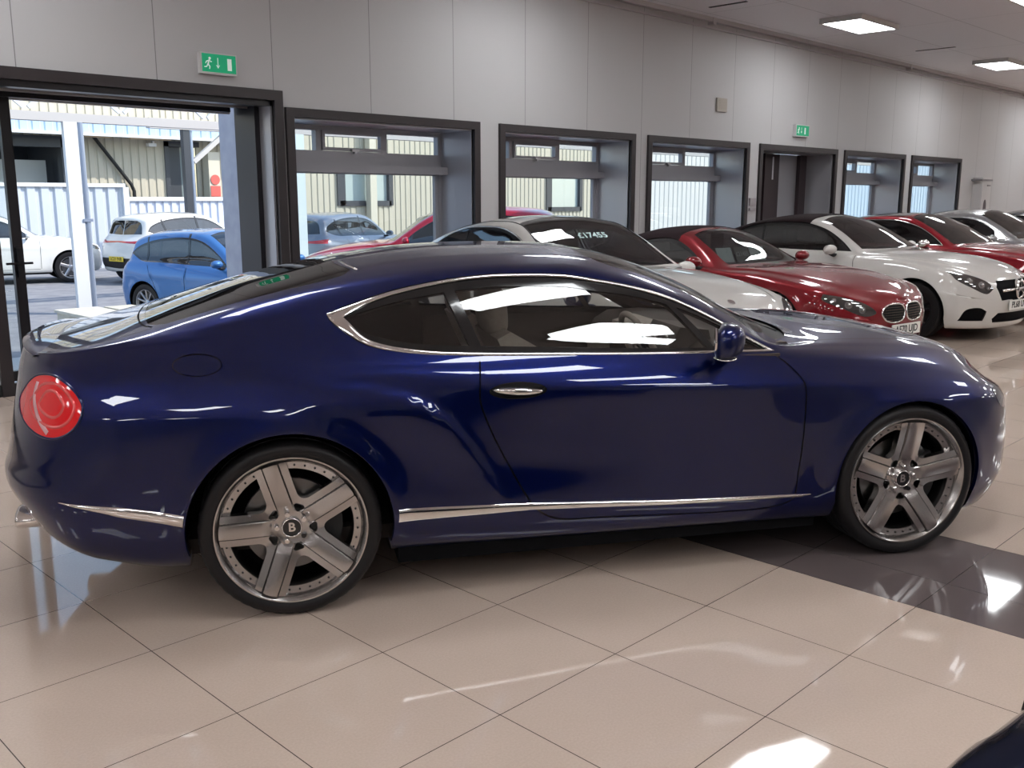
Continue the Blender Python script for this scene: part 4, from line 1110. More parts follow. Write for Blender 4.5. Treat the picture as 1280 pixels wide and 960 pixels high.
    for sd in (-1,1):
        obj('grille_surround', sweep_surf(S, K, .016, .012, closed=True, side=sd), M_CHROME, c, smooth=True)
        g = np.array([(y, z) for y in np.arange(.05,.36,.028) for z in np.arange(.46,.61,.024)]); g = g[in_poly(g, k)]
        uv = S.inv(g,'end',umin=S.L-S.Lf*.75); p, N = S.PN(uv[:,0], uv[:,1]); bm = bmesh.new()
        for q in p: disc(bm, (q[0]-.006, q[1]*sd, q[2]), .005, (1,0,0), 6, .008)
        fix(bm); obj('grille_studs', bm, M_CHROME, c)
    plate(c, 'AF70 UJD', 3.415, .36)
    # placards propped behind the windscreen
    for y, w, m, tx in ((.32,.13,mat('placard_white', (.62,.72,.72), .5),None),(.02,.12,mat('placard_dark', (.05,.08,.08), .5),'£21485'),(-.26,.13,mat('placard_white', (.62,.72,.72), .5),None)):
        bm = bmesh.new(); box(bm, (-.003,-w,-.085), (.003,w,.085)); o = obj('windscreen_card', bm, m, c); o.location = (1.42,-y,1.0); o.rotation_euler = (0,R_(-25),0)
        if tx:
            t = text_mesh(tx, .075, .001); t.materials.clear(); t.materials.append(mat('placard_digits', (.4,.5,.5))); tt = link('card_lettering', t, None, o); tt.location = (.006,0,0); tt.rotation_euler = (PI/2,0,PI/2)
    # --- white cabriolet
    s = dict(COUPE); s['top_regions'] = [('windscreen','top',ws(1.28,2.04,.55,.70),WSC),
      ('softtop','side',[(-.62,1.03),(-.4,1.0),(.0,.98),(.06,1.02),(.16,1.17),(.5,1.28),(.9,1.30),(1.19,1.29)],dict(corners=(0,3,7),vmin=6,close='top'))]+FRONT_MERC
    s.update(xf=3.62, W=.90, pillars=[(.55,.98,.50,1.30,.02)], chrome=False)
    c, S, sh = build_car(s, 'white convertible with black fabric roof raised and a round star badge in its grille', (12.35,7.2,0), -96, color=white, step=.045, wheel=dict(style='twin', m=M_RIMBLK, width=.23))
    merc_face(c, S, sh); lamp_back(c, S, sh); lamp_guts(c, S, [(.58,.66,.042),(.69,.715,.036),(.51,.62,.022)])
    plate(c, 'PL68 UVX', 3.635, .42)
    # --- red coupe
    s = dict(COUPE); s['top_regions'] = [('windscreen','top',ws(1.26,2.06,.55,.70),WSC),('roofpanel','top',[(1.20,0),(1.19,.4),(1.15,.50),(.5,.52),(.1,.56),(-.45,.58),(-.55,.4),(-.55,0)],dict(corners=(0,2,4,5,7),vmin=8))]+FRONT_MERC
    s.update(mirror_mat=M_CHROME, chrome=True)
    c, S, sh = build_car(s, 'red coupe with a dark roof panel and chrome mirrors behind the white convertible', (14.65,7.0,0), -95, color=red2, step=.05)
    merc_face(c, S, sh); lamp_back(c, S, sh)
    bm = bmesh.new(); box(bm, (-.95,-.5,1.0), (-.85,.5,1.03)); box(bm, (-.93,-.45,.95), (-.87,-.42,1.0)); box(bm, (-.93,.42,.95), (-.87,.45,1.0)); fix(bm); obj('boot_spoiler', bm, red2, c)
    s = dict(COUPE); s['top_regions'] = [('windscreen','top',ws(1.26,2.06,.55,.70),WSC),('rearglass','top',[(.05,0),(.06,.5),(.0,.58),(-.4,.60),(-.5,.5),(-.52,0)],dict(corners=(0,2,3,5),vmin=8))]+FRONT_MERC
    s.update(chrome=True); s['top'] = [(x, z+(.03 if -.2 < x < 1.5 else 0)) for x, z in s['top']]
    c, S, sh = build_car(s, 'silver saloon parked beyond the red coupe', (17.2,6.9,0), -97, color=silver, step=.06)
    merc_face(c, S, sh); lamp_back(c, S, sh)
    s = dict(s); c, S, sh = build_car(s, 'black saloon parked last in the row, furthest from the doorway', (20.2,6.6,0), -97, color=black, step=.07)
    merc_face(c, S, sh); lamp_back(c, S, sh)
    # --- nose of a dark blue car poking in at the lower right of the view
    s = dict(COUPE); s['top_regions'] = [('windscreen','top',ws(1.26,2.06,.55,.70),WSC)]+FRONT_MERC
    c, S, sh = build_car(s, 'dark navy car parked nearest the camera, only its front corner in view', (.84,-2.935,0), 70.3, color=paint('navy_paint', (.003,.006,.02), .4, .35), step=.05)
    merc_face(c, S, sh); lamp_back(c, S, sh); lamp_guts(c, S, [(.60,.67,.035),(.69,.71,.03)])

SUV = dict(wb=2.60, W=.90, xr=-.85, xf=3.42, sill=.26, R=.36, up=.06, nr=3.0, xrc=-.42, xrt=-.55,
  belt=[(-.85,1.0),(-.4,1.05),(.3,1.04),(1,1.02),(1.8,1.0),(2.3,.98),(2.7,.93),(3.1,.85),(3.42,.72)],
  cant=[(-.85,.66,1.10),(-.6,.64,1.35),(-.4,.62,1.46),(0,.61,1.52),(.5,.60,1.55),(1.0,.59,1.55),(1.2,.60,1.52),(1.5,.64,1.38),(1.8,.70,1.17),(2.0,.74,1.06),(2.3,.70,1.045),(2.7,.64,1.0),(3.1,.58,.92),(3.42,.45,.78)],
  top=[(-.85,1.12),(-.62,1.42),(-.5,1.52),(-.3,1.575),(0,1.60),(.5,1.62),(1.0,1.61),(1.2,1.58),(1.5,1.46),(1.85,1.22),(2.05,1.10),(2.3,1.08),(2.7,1.03),(3.1,.94),(3.42,.80)],
  dlo=[([(-.50,1.20),(-.42,1.30),(-.1,1.42),(.4,1.49),(.9,1.49),(1.25,1.43),(1.6,1.24),(1.82,1.05),(1.2,1.06),(.4,1.08),(-.2,1.10)],(0,7))],
  pillars=[(.02,1.08,-.10,1.46,.05),(.92,1.06,.86,1.53,.05)],
  doors=[[(1.0,1.0),(1.0,.35),(1.95,.35),(1.98,.98)],[(.12,1.0),(.35,.60),(.45,.35),(.98,.35),(.98,1.0)]],
  lines=[([(.10,1.02),(.30,.68),(.43,.35)],'side',.008),([(.99,1.02),(.99,.33)],'side',.008),([(1.98,.99),(1.97,.35)],'side',.008),([(.43,.34),(1.95,.34)],'side',.008)],
  creases=[(-.7,.86,2.5,.84,.014,.10)], mirror=(1.72,1.10), seat_z=.15)
SUV['top_regions'] = [('windscreen','top',ws(1.14,2.0,.57,.72),WSC),
  ('rearglass','end',[(.012,1.44),(.40,1.435),(.53,1.37),(.62,1.14),(.012,1.12)],dict(corners=(0,1,3,4),rear=1.0,vmin=6)),
  ('taillight','end',[(.0,.985),(.5,.985),(.82,1.03),(.84,.93),(.55,.93),(0,.955)],dict(corners=(0,2,3,5),rear=1.1,vmin=3,vmax=7)),
  ('cladding','end',[(0,.60),(.80,.60),(.86,.40),(0,.36)],dict(corners=(0,1,2,3),rear=1.1,vmax=5)),
  ('headlight','end',[(.46,.76),(.55,.84),(.78,.88),(.78,.80),(.56,.74)],dict(closed=True,front=1.2,vmin=3)),
  ('grille','end',[(0,.70),(.42,.70),(.36,.50),(0,.46)],dict(corners=(0,1,2,3),front=.9))]
HATCH = dict(SUV); HATCH.update(wb=2.55, W=.86, xr=-.75, xf=3.28, sill=.18, R=.31, up=0, xrc=-.35, xrt=-.50, seat_z=0., mirror=(1.66,.97), seat_x=.95,
  belt=[(-.75,.86),(-.4,.92),(.3,.92),(1,.90),(1.8,.875),(2.3,.85),(2.65,.80),(2.95,.73),(3.28,.60)],
  cant=[(-.75,.62,.98),(-.5,.60,1.20),(-.3,.58,1.31),(0,.57,1.37),(.5,.56,1.40),(.9,.56,1.40),(1.1,.57,1.37),(1.45,.62,1.20),(1.75,.68,1.01),(1.95,.70,.93),(2.3,.66,.91),(2.65,.60,.86),(2.95,.54,.79),(3.28,.42,.66)],
  top=[(-.75,1.0),(-.52,1.28),(-.4,1.37),(-.2,1.42),(.1,1.45),(.6,1.465),(.95,1.455),(1.15,1.42),(1.5,1.25),(1.82,1.04),(1.98,.96),(2.3,.94),(2.65,.89),(2.95,.82),(3.28,.68)],
  dlo=[([(-.42,1.08),(-.30,1.18),(0,1.28),(.45,1.335),(.85,1.335),(1.15,1.27),(1.5,1.08),(1.72,.92),(1.1,.935),(.4,.955),(-.15,.975)],(0,7))],
  pillars=[(-.02,.96,-.10,1.34,.035),(.86,.94,.80,1.40,.045)],
  doors=[[(.92,.88),(.92,.28),(1.85,.28),(1.9,.86)],[(.08,.9),(.30,.52),(.40,.28),(.90,.28),(.90,.88)]],
  lines=[([(.06,.91),(.28,.56),(.38,.28)],'side',.008),([(.91,.9),(.91,.27)],'side',.008),([(1.9,.87),(1.86,.28)],'side',.008)],
  creases=[(-.6,.76,2.4,.72,.014,.08)])
HATCH['top_regions'] = [('windscreen','top',ws(1.10,1.93,.54,.67),WSC),
  ('rearglass','end',[(.012,1.265),(.40,1.255),(.50,1.20),(.58,1.02),(.012,1.0)],dict(corners=(0,1,3,4),rear=1.0,vmin=6)),
  ('taillight','end',[(.50,.87),(.74,.93),(.80,.72),(.56,.74)],dict(closed=True,corners=(0,1,2,3),rear=1.2,vmin=3,vmax=7)),
  ('headlight','end',[(.46,.62),(.55,.69),(.74,.74),(.76,.66),(.56,.58)],dict(closed=True,front=1.2,vmin=3)),
  ('grille','end',[(0,.60),(.42,.60),(.36,.50),(0,.48)],dict(corners=(0,1,2,3),front=.9))]
YARD = -.32
def cars_outdoor():
    cream = paint('cream_white_paint', (.75,.74,.70), 0., .3); blue = paint('mid_blue_paint', (.05,.17,.42), .3, .35); grey = paint('grey_paint', (.22,.24,.28), .5, .35); red = paint('bright_red_paint', (.50,.01,.03), .2, .3); tan = paint('beige_paint', (.42,.38,.32), .4, .35)
    build_car(SUV, 'white tall car outside at the far left, nose toward the white post', (6.35,24.5,YARD), -12, color=cream, wheel=dict(style='five', m=M_SILVER))
    c, S, sh = build_car(SUV, 'white car outside with a red light bar and yellow rear number plate', (10.1,22.0,YARD), 11, color=cream, wheel=dict(style='five', m=M_SILVER))
    plate(c, 'LC21 FXR', -.875, .58, rear=True, yellow=True)
    build_car(HATCH, 'blue hatchback parked outside the open doorway', (7.45,14.95,YARD), -74, color=blue, wheel=dict(style='multi', m=M_SILVER))
    build_car(SUV, 'grey estate car outside the first window, red tail light toward the doorway', (12.9,19.3,YARD), 18, color=grey)
    c, S, sh = build_car(SUV, 'red car outside between the first and second windows', (12.35,12.05,YARD), 138, color=red); c.scale = (1.12,1.12,1.12)
    build_car(HATCH, 'beige car outside, furthest behind the grey estate', (21.5,24.8,YARD), 5, color=tan, step=.08)
# =============================================================== showroom
def build_room():
    G0, CE, Y0, Y1 = 0., 4.25, 8.47, 9.12
    # ---- floor tiles
    m = mat('porcelain_floor_tile', (.42,.345,.315), .07, spec=.55); n, l, b = nodes(m)
    tc = n.new('ShaderNodeTexCoord'); sx = n.new('ShaderNodeSeparateXYZ'); l.new(tc.outputs['Object'], sx.inputs[0])
    def mth(op, a, bb=None, c=None):
        q = n.new('ShaderNodeMath'); q.operation = op
        for i, v in enumerate((a, bb, c)):
            if v is None: continue
            if isinstance(v, (int, float)): q.inputs[i].default_value = v
            else: l.new(v, q.inputs[i])
        return q.outputs[0]
    X, Y = sx.outputs[0], sx.outputs[1]
    def line(c, off, per, w):      # 1 on the joint
        f = mth('FRACT', mth('DIVIDE', mth('ADD', mth('SUBTRACT', c, off), w/2+per*100), per))
        return mth('LESS_THAN', f, w/per)
    right = mth('GREATER_THAN', X, 4.03); 
    offx = mth('ADD', 3.713, mth('MULTIPLY', right, .33))   # the dark course starts with a cut tile
    g1 = line(mth('SUBTRACT', X, offx), 0., .585, .0032); g2 = line(Y, 1.384, .607, .0032)
    grout = mth('MAXIMUM', g1, g2)
    dark = mth('MULTIPLY', mth('GREATER_THAN', X, 3.713), mth('LESS_THAN', X, 4.628))
    nz = n.new('ShaderNodeTexNoise'); nz.inputs['Scale'].default_value = 2.2; nz.inputs['Detail'].default_value = 8; l.new(tc.outputs['Object'], nz.inputs['Vector'])
    c1 = n.new('ShaderNodeMix'); c1.data_type = 'RGBA'; l.new(nz.outputs['Fac'], c1.inputs[0]); c1.inputs[6].default_value = (.53,.425,.355,1); c1.inputs[7].default_value = (.60,.485,.41,1)
    sp = n.new('ShaderNodeTexNoise'); sp.inputs['Scale'].default_value = 120; sp.inputs['Detail'].default_value = 4; l.new(tc.outputs['Object'], sp.inputs['Vector'])
    sm = n.new('ShaderNodeMapRange'); l.new(sp.outputs['Fac'], sm.inputs[0]); sm.inputs[1].default_value = .3; sm.inputs[2].default_value = .7; sm.inputs[3].default_value = .95; sm.inputs[4].default_value = 1.04
    cs = n.new('ShaderNodeMix'); cs.data_type = 'RGBA'; cs.blend_type = 'MULTIPLY'; cs.inputs[0].default_value = 1; l.new(c1.outputs[2], cs.inputs[6]); l.new(sm.outputs[0], cs.inputs[7])
    c2 = n.new('ShaderNodeMix'); c2.data_type = 'RGBA'; l.new(dark, c2.inputs[0]); l.new(cs.outputs[2], c2.inputs[6]); c2.inputs[7].default_value = (.13,.105,.105,1)
    c3 = n.new('ShaderNodeMix'); c3.data_type = 'RGBA'; l.new(grout, c3.inputs[0]); l.new(c2.outputs[2], c3.inputs[6]); c3.inputs[7].default_value = (.06,.045,.04,1)
    l.new(c3.outputs[2], b.inputs['Base Color'])
    n2 = n.new('ShaderNodeTexNoise'); n2.inputs['Scale'].default_value = 14; n2.inputs['Detail'].default_value = 6; l.new(tc.outputs['Object'], n2.inputs['Vector'])
    mr = n.new('ShaderNodeMapRange'); l.new(n2.outputs['Fac'], mr.inputs[0]); mr.inputs[3].default_value = .03; mr.inputs[4].default_value = .06; l.new(mr.outputs[0], b.inputs['Roughness'])
    bm = bmesh.new(); box(bm, (-14,-11,-.10), (40,Y1+.05,0)); fix(bm); struct(obj('floor', bm, m))
    # ---- walls
    def wallmat(name, col, off=5.25, per=1.178):
        m = mat(name, col, .55); n, l, b = nodes(m)
        tc = n.new('ShaderNodeTexCoord'); sx = n.new('ShaderNodeSeparateXYZ'); l.new(tc.outputs['Object'], sx.inputs[0])
        def mm(op, a, bb):
            q = n.new('ShaderNodeMath'); q.operation = op
            for i, v in enumerate((a, bb)):
                if isinstance(v, (int, float)): q.inputs[i].default_value = v
                else: l.new(v, q.inputs[i])
            return q.outputs[0]
        f = mm('FRACT', mm('DIVIDE', mm('ADD', sx.outputs[0], per*50-off), per), 0)
        a = mm('LESS_THAN', f, .007); mx = n.new('ShaderNodeMix'); mx.data_type = 'RGBA'; l.new(a, mx.inputs[0]); mx.inputs[6].default_value = (*col,1); mx.inputs[7].default_value = (*[c*.45 for c in col],1)
        l.new(mx.outputs[2], b.inputs['Base Color']); return m
    mw = wallmat('painted_wall_panel', (.50,.49,.495))
    ops = [(2.64,5.24,0.,2.56)] + [(a+.09, bb-.09, .45, 2.41) for a, bb in ((5.366,7.997),(8.327,10.99),(11.285,14.0))] + [(14.41,16.96,0.,2.41)] + [(a+.09, bb-.09, .45, 2.41) for a, bb in ((17.34,20.054),(20.375,23.12))]
    bm = bmesh.new(); x = -14.
    for (a, bb, z0, z1) in ops:
        box(bm, (x,Y0,0), (a,Y1,CE)); box(bm, (a,Y0,z1), (bb,Y1,CE))
        if z0 > 0: box(bm, (a,Y0,0), (bb,Y1,z0))
        x = bb
    box(bm, (x,Y0,0), (40,Y1,CE)); fix(bm); struct(obj('wall_back', bm, mw))
    mo = mat('painted_wall_plain', (.50,.485,.49), .6)
    for nm, lo, hi in (('wall_left',(-14.2,-11,0),(-14,Y1,CE)),('wall_right',(40,-11,0),(40.2,Y1,CE)),('wall_front',(-14,-11.2,0),(40,-11,CE))):
        bm = bmesh.new(); box(bm, lo, hi); fix(bm); struct(obj(nm, bm, mo))
    mc = mat('ceiling_board', (.7,.7,.7), .5); n, l, b = nodes(mc)
    tc = n.new('ShaderNodeTexCoord'); br = n.new('ShaderNodeTexBrick'); l.new(tc.outputs['Object'], br.inputs['Vector'])
    br.offset = 0; br.inputs['Scale'].default_value = 1; br.inputs['Brick Width'].default_value = 3.1; br.inputs['Row Height'].default_value = 1.18; br.inputs['Mortar Size'].default_value = .008
    br.inputs['Color1'].default_value = (.78,.76,.79,1); br.inputs['Color2'].default_value = (.76,.74,.77,1); br.inputs['Mortar'].default_value = (.5,.48,.5,1); l.new(br.outputs['Color'], b.inputs['Base Color'])
    bm = bmesh.new(); box(bm, (-14.2,-11.2,CE), (40.2,Y1,CE+.15)); fix(bm); struct(obj('ceiling', bm, mc))
    bm = bmesh.new(); box(bm, (-14,Y0-.05,4.10), (40,Y0,4.125)); box(bm, (-14,Y0-.09,4.19), (40,Y0,4.25)); 
    for xx in np.arange(-8.6, 36, 7.1): box(bm, (xx,Y0-.10,4.15), (xx+.08,Y0,4.25))
    fix(bm); struct(obj('trim_1', bm, mat('trim_grey', (.50,.48,.49), .5)))
    bm = bmesh.new(); box(bm, (12.0,7.40,CE-.008), (12.05,8.0,CE)); box(bm, (18.1,6.9,CE-.008), (18.15,7.6,CE)); fix(bm); struct(obj('trim_2', bm, M_DARK))
    bm = bmesh.new()
    for (a, bb) in ((-14,2.77),(5.33,5.36),(8.0,8.32),(10.99,11.28),(14.0,14.32),(17.05,17.34),(20.06,20.37),(23.12,40)): box(bm, (a,Y0-.015,0), (bb,Y0,.10))
    fix(bm); struct(obj('baseboard_back', bm, M_DARK))
    # ---- ceiling lights
    me_ = mat('light_panel_glow', (1,1,1), emit=(.95,.98,1.), es=24.0); mf = mat('light_frame_white', (.55,.54,.53), .4)
    first = None; k = 0
    for x in (-10.2,-4.,2.2,8.4,14.58,20.8,27.,33.2):
        for y in (7.0,4.4,1.05,-1.35,-3.9,-6.4):
            if y < 2: x_ = x+.7
            else: x_ = x
            if first is None:
                t = thing('ceiling_light', 'x', 'ceiling light', (x_,y,CE)); first = t
                bm = bmesh.new(); box(bm, (-.64,-.33,-.075), (-.60,.33,0)); box(bm, (.60,-.33,-.075), (.64,.33,0)); box(bm, (-.60,-.33,-.075), (.60,-.295,0)); box(bm, (-.60,.295,-.075), (.60,.33,0)); fix(bm); obj('frame', bm, mf, t)
                bm = bmesh.new(); box(bm, (-.60,-.295,-.068), (.60,.295,-.055)); fix(bm); obj('diffuser', bm, me_, t)
            else: t = copy_tree(first); t.location = (x_,y,CE)
            t['label'] = 'white square-edged ceiling light panel out of view above the showroom'; t['group'] = 'ceiling light panels out of view'
            if (x,y) == (14.58,7.0): t['label'] = 'glowing ceiling light panel above the second exit sign, shown whole'; del t['group']
            if (x,y) == (20.8,7.0): t['label'] = 'glowing ceiling light panel farther down the wall, cut by the right picture edge'; del t['group']
            if (x,y) == (14.58,4.4): t['label'] = 'corner of a ceiling light panel at the top right corner of the picture'; del t['group']
    # ---- windows
    mfr = mat('charcoal_frame', (.030,.024,.026), .35); mal = mat('grey_aluminium', (.36,.36,.39), .4, .2)
    mrev = mat('reveal_sheet', (.42,.42,.45), .28, .5); mgl = glass('window_glass', (.93,.96,.96)); mhd = mat('handle_metal', (.5,.5,.52), .3, .8)
    wins = ((5.366,7.997),(8.327,10.99),(11.285,14.0),(17.34,20.054),(20.375,23.12))
    def frame_rect(bm, a, bb, z0, z1, y0, y1, w, bottom=True):
        box(bm, (a,y0,z0), (a+w,y1,z1)); box(bm, (bb-w,y0,z0), (bb,y1,z1)); box(bm, (a+w,y0,z1-w), (bb-w,y1,z1))
        if bottom: box(bm, (a+w,y0,z0), (bb-w,y1,z0+w))
    for i, (a, bb) in enumerate(wins):
        w = bpy.data.objects.new('window_%d' % (i+1), None); C.objects.link(w); w['kind'] = 'structure'; w.location = (a,Y0,0); W_ = bb-a
        def part(nm, fn, m, bv=0):
            bm = bmesh.new(); fn(bm)
            if bv: bevel(bm, bv, 1)
            fix(bm); return obj(nm, bm, m, w)
        part('architrave', lambda bm: frame_rect(bm, 0, W_, .36, 2.50, -.035, .02, .09), mfr, .004)
        def rev(bm):
            box(bm, (.085,.02,.45), (.10,.58,2.41)); box(bm, (W_-.10,.02,.45), (W_-.085,.58,2.41)); box(bm, (.10,.02,2.395), (W_-.10,.58,2.41)); box(bm, (.10,.02,.44), (W_-.10,.58,.46))
        part('reveal_lining', rev, mrev)
        def fr(bm):
            frame_rect(bm, .10, W_-.10, .46, 2.395, .56, .64, .05)
            box(bm, (.15,.56,1.97), (W_-.15,.64,2.13))
            for q in (.10+(W_-.2)*.275, .10+(W_-.2)*.645): box(bm, (q-.035,.56,2.13), (q+.035,.64,2.345))
        part('window_frame', fr, mal, .005)
        q0, q1 = .10+(W_-.2)*.275+.035, .10+(W_-.2)*.645-.035
        part('casement', lambda bm: frame_rect(bm, q0, q1, 2.135, 2.345, .54, .60, .035), mal, .004)
        part('window_handle', lambda bm: (box(bm, ((q0+q1)/2-.05,.50,2.13), ((q0+q1)/2+.05,.545,2.155)), box(bm, ((q0+q1)/2-.01,.51,2.11), ((q0+q1)/2+.02,.545,2.15))), mhd, .004)
        part('blind_box', lambda bm: box(bm, (.09,.44,1.895), (W_-.085,.56,1.985)), mal, .006)
        part('lower_casement', lambda bm: frame_rect(bm, .15, W_-.15, .51, 1.93, .57, .62, .045), mal, .004)
        part('glass_pane', lambda bm: (box(bm, (.18,.600,.54), (W_-.18,.604,1.90)), box(bm, (.14,.600,2.12), (W_-.14,.604,2.36))), mgl)
    # ---- main doorway
    d = bpy.data.objects.new('door_1', None); C.objects.link(d); d['kind'] = 'structure'
    def dp(nm, fn, m, bv=0, par=None):
        bm = bmesh.new(); fn(bm)
        if bv: bevel(bm, bv, 1)
        fix(bm); return obj(nm, bm, m, par or d)
    mblk = mat('door_frame_black', (.014,.012,.015), .3)
    dp('architrave', lambda bm: frame_rect(bm, 2.545, 5.335, 0, 2.65, Y0-.035, Y0+.02, .095, False), mfr, .004)
    dp('reveal_lining', lambda bm: (box(bm, (5.215,Y0+.02,0), (5.24,Y0+.25,2.55)),), mrev)
    dp('door_frame', lambda bm: (box(bm, (2.64,Y0+.02,0), (2.655,Y1-.05,2.55)), box(bm, (5.195,Y0+.25,0), (5.24,Y1+.02,2.53)), box(bm, (5.16,Y0+.22,0), (5.24,Y0+.27,2.53)), box(bm, (2.655,Y0+.02,2.50), (5.24,Y0+.14,2.56)), box(bm, (2.655,Y0+.22,2.52), (5.24,Y1,2.56)), box(bm, (2.655,Y1-.08,2.47), (5.1,Y1+.02,2.52))), mblk, .004)
    dp('head_track', lambda bm: (box(bm, (2.655,Y0+.14,2.53), (5.22,Y0+.155,2.55)), box(bm, (2.655,Y0+.40,2.50), (5.22,Y0+.415,2.52))), mat('track_metal', (.5,.48,.48), .3, .6))
    leaf = bpy.data.objects.new('door_leaf', None); C.objects.link(leaf); leaf.parent = d; leaf.location = (2.655,Y1-.02,.01); leaf.rotation_euler.z = R_(0)
    def lf(bm): (box(bm, (.28,-.03,0), (.365,.03,2.47)), box(bm, (0,-.03,0), (.03,.03,2.47)), box(bm, (.03,-.03,2.41), (.28,.03,2.47)), box(bm, (.03,-.03,0), (.28,.03,.09)))
    dp('leaf_frame', lf, mblk, .004, leaf); dp('leaf_glass', lambda bm: box(bm, (.03,-.003,.09), (.28,.003,2.41)), mgl, 0, leaf)
    dp('leaf_handle', lambda bm: (box(bm, (.30,-.06,.92), (.345,-.03,1.18)), box(bm, (.20,-.085,1.035), (.42,-.065,1.055)), box(bm, (.31,-.08,1.03), (.33,-.03,1.06))), mblk, .004, leaf)
    # fixed slim sidelight left of the leaf
    0 and dp('side_post', lambda bm: (box(bm, (2.93,Y1-.02,0), (2.985,Y1+.05,2.5)),), mblk, .003)
    0 and dp('post_handle', lambda bm: (box(bm, (2.99,Y1-.14,.86), (3.01,Y1-.10,1.22)), box(bm, (2.90,Y1-.13,1.02), (3.06,Y1-.11,1.045))), mblk, .004)
    # ---- second doorway with closed dark leaves
    d = bpy.data.objects.new('door_2', None); C.objects.link(d); d['kind'] = 'structure'
    dp('architrave', lambda bm: frame_rect(bm, 14.32, 17.05, 0, 2.50, Y0-.035, Y0+.02, .09, False), mfr, .004)
    dp('reveal_lining', lambda bm: (box(bm, (16.945,Y0+.02,0), (16.96,Y1-.1,2.41)), box(bm, (14.41,Y0+.02,0), (14.425,Y1-.1,2.41)), box(bm, (14.425,Y0+.02,2.40), (16.945,Y1-.1,2.41))), mrev)
    brn = mat('door_brown', (.035,.022,.026), .4)
    dp('door_leaf', lambda bm: (box(bm, (14.43,Y1-.06,0), (16.05,Y1,2.40)),), brn)
    dp('door_panel', lambda bm: (box(bm, (16.05,Y1-.05,0), (16.72,Y1,2.40)),), mrev)
    dp('door_post', lambda bm: (box(bm, (16.70,Y1-.12,0), (16.955,Y1,2.40)), box(bm, (15.45,Y1-.12,0), (15.70,Y1-.06,2.40))), brn)
    dp('sidelight_glass', lambda bm: (box(bm, (15.74,Y1-.07,1.95), (15.84,Y1-.06,2.35)),), mat('frosted_light', (.6,.62,.66), .3))
    # ---- wall fittings
    def exit_sign(loc, w, h, dpt, label):
        t = thing('exit_sign', label, 'exit sign', loc)
        gm = mat('sign_green', (.0,.30,.14), .4, emit=(0,.5,.22), es=.30); wm = mat('sign_white', (.75,.85,.80), .4, emit=(.8,1,.9), es=.25)
        bm = bmesh.new(); box(bm, (0,-dpt,0), (w,0,h)); bevel(bm, .006, 2); fix(bm); obj('housing', bm, mat('sign_housing', (.6,.6,.6), .4), t)
        bm = bmesh.new(); box(bm, (.018,-dpt-.003,.018), (w-.012,-dpt-.0005,h-.012)); fix(bm); f = obj('sign_face', bm, gm, t)
        y = -dpt-.0045; bm = bmesh.new(); s = h/.20
        def q(pts): 
            v = [bm.verts.new((px*s, y, pz*s)) for px, pz in pts]; bm.faces.new(v)
        # running figure, arrow, doorway
        cx, cz = .10, .145; v = [bm.verts.new(((cx+.013*math.cos(a))*s, y, (cz+.013*math.sin(a))*s)) for a in np.linspace(0, 2*PI, 12, endpoint=False)]; bm.faces.new(v)
        q([(.085,.13),(.098,.134),(.088,.085),(.072,.088)]); q([(.088,.13),(.060,.118),(.050,.095),(.058,.093),(.067,.110),(.090,.120)]); q([(.094,.128),(.105,.108),(.122,.112),(.120,.120),(.108,.118),(.099,.134)])
        q([(.074,.094),(.088,.090),(.103,.070),(.098,.045),(.089,.046),(.092,.067),(.078,.082)]); q([(.074,.096),(.080,.082),(.066,.060),(.040,.058),(.040,.067),(.061,.070)])
        q([(.180,.155),(.188,.155),(.188,.07),(.180,.07)]); q([(.165,.085),(.184,.055),(.203,.085),(.197,.089),(.184,.068),(.171,.089)])
        q([(.285,.155),(.33,.155),(.33,.045),(.285,.045)])
        bmesh.ops.recalc_face_normals(bm, faces=bm.faces[:])
        r = bmesh.ops.extrude_face_region(bm, geom=bm.faces[:]); bmesh.ops.translate(bm, verts=[g for g in r['geom'] if isinstance(g, bmesh.types.BMVert)], vec=(0,.002,0)); fix(bm)
        obj('pictogram', bm, wm, f); return t
    exit_sign((4.47,Y0,2.74), .37, .19, .055, 'green running man exit sign with down arrow above the open doorway')
    exit_sign((15.40,Y0,2.66), .46, .20, .06, 'green exit sign above the far closed brown doorway')
    bm = bmesh.new(); box(bm, (13.0,Y0-.03,2.93), (13.27,Y0,3.13)); bevel(bm, .01, 2)
    for i in range(4): box(bm, (13.05,Y0-.034,2.965+i*.04), (13.22,Y0-.028,2.978+i*.04))
    fix(bm); tag(obj('wall_vent', bm, mat('vent_beige', (.42,.38,.33), .6)), 'small beige square vent cover high on the wall', 'vent')
    t = thing('wall_box', 'tall white slim cabinet fixed on the wall beyond the last window', 'cabinet', (24.0,Y0,0))
    bm = bmesh.new(); box(bm, (0,-.22,1.0), (.55,0,2.10)); bevel(bm, .01, 1); fix(bm); obj('cabinet_body', bm, mat('cabinet_white', (.55,.53,.53), .4), t)
    bm = bmesh.new(); box(bm, (-.12,-.24,2.02), (.60,.0,2.06)); box(bm, (.30,-.235,1.90), (.50,-.22,1.93)); fix(bm); obj('cabinet_edge', bm, mat('cabinet_grey', (.2,.19,.2), .4), t)
    bm = bmesh.new(); disc(bm, (.24,-.22,1.42), .09, (0,-1,0), 16, .006); bmesh.ops.scale(bm, vec=(1,1,1.9), space=Matrix.Translation((0,0,-1.42)), verts=bm.verts); fix(bm); obj('bottle_picture', bm, mat('picture_dark', (.08,.06,.07), .5), t)
    t = tag(None, '', '') if False else None
    bm = bmesh.new(); box(bm, (14.08,Y0-.03,1.50), (14.26,Y0,1.62)); box(bm, (14.08,Y0-.03,1.42), (14.26,Y0,1.46)); bevel(bm, .006, 1); fix(bm); tag(obj('wall_switch', bm, mat('switch_grey', (.35,.32,.33), .5)), 'grey twin wall switch left of the far brown doorway', 'switch')

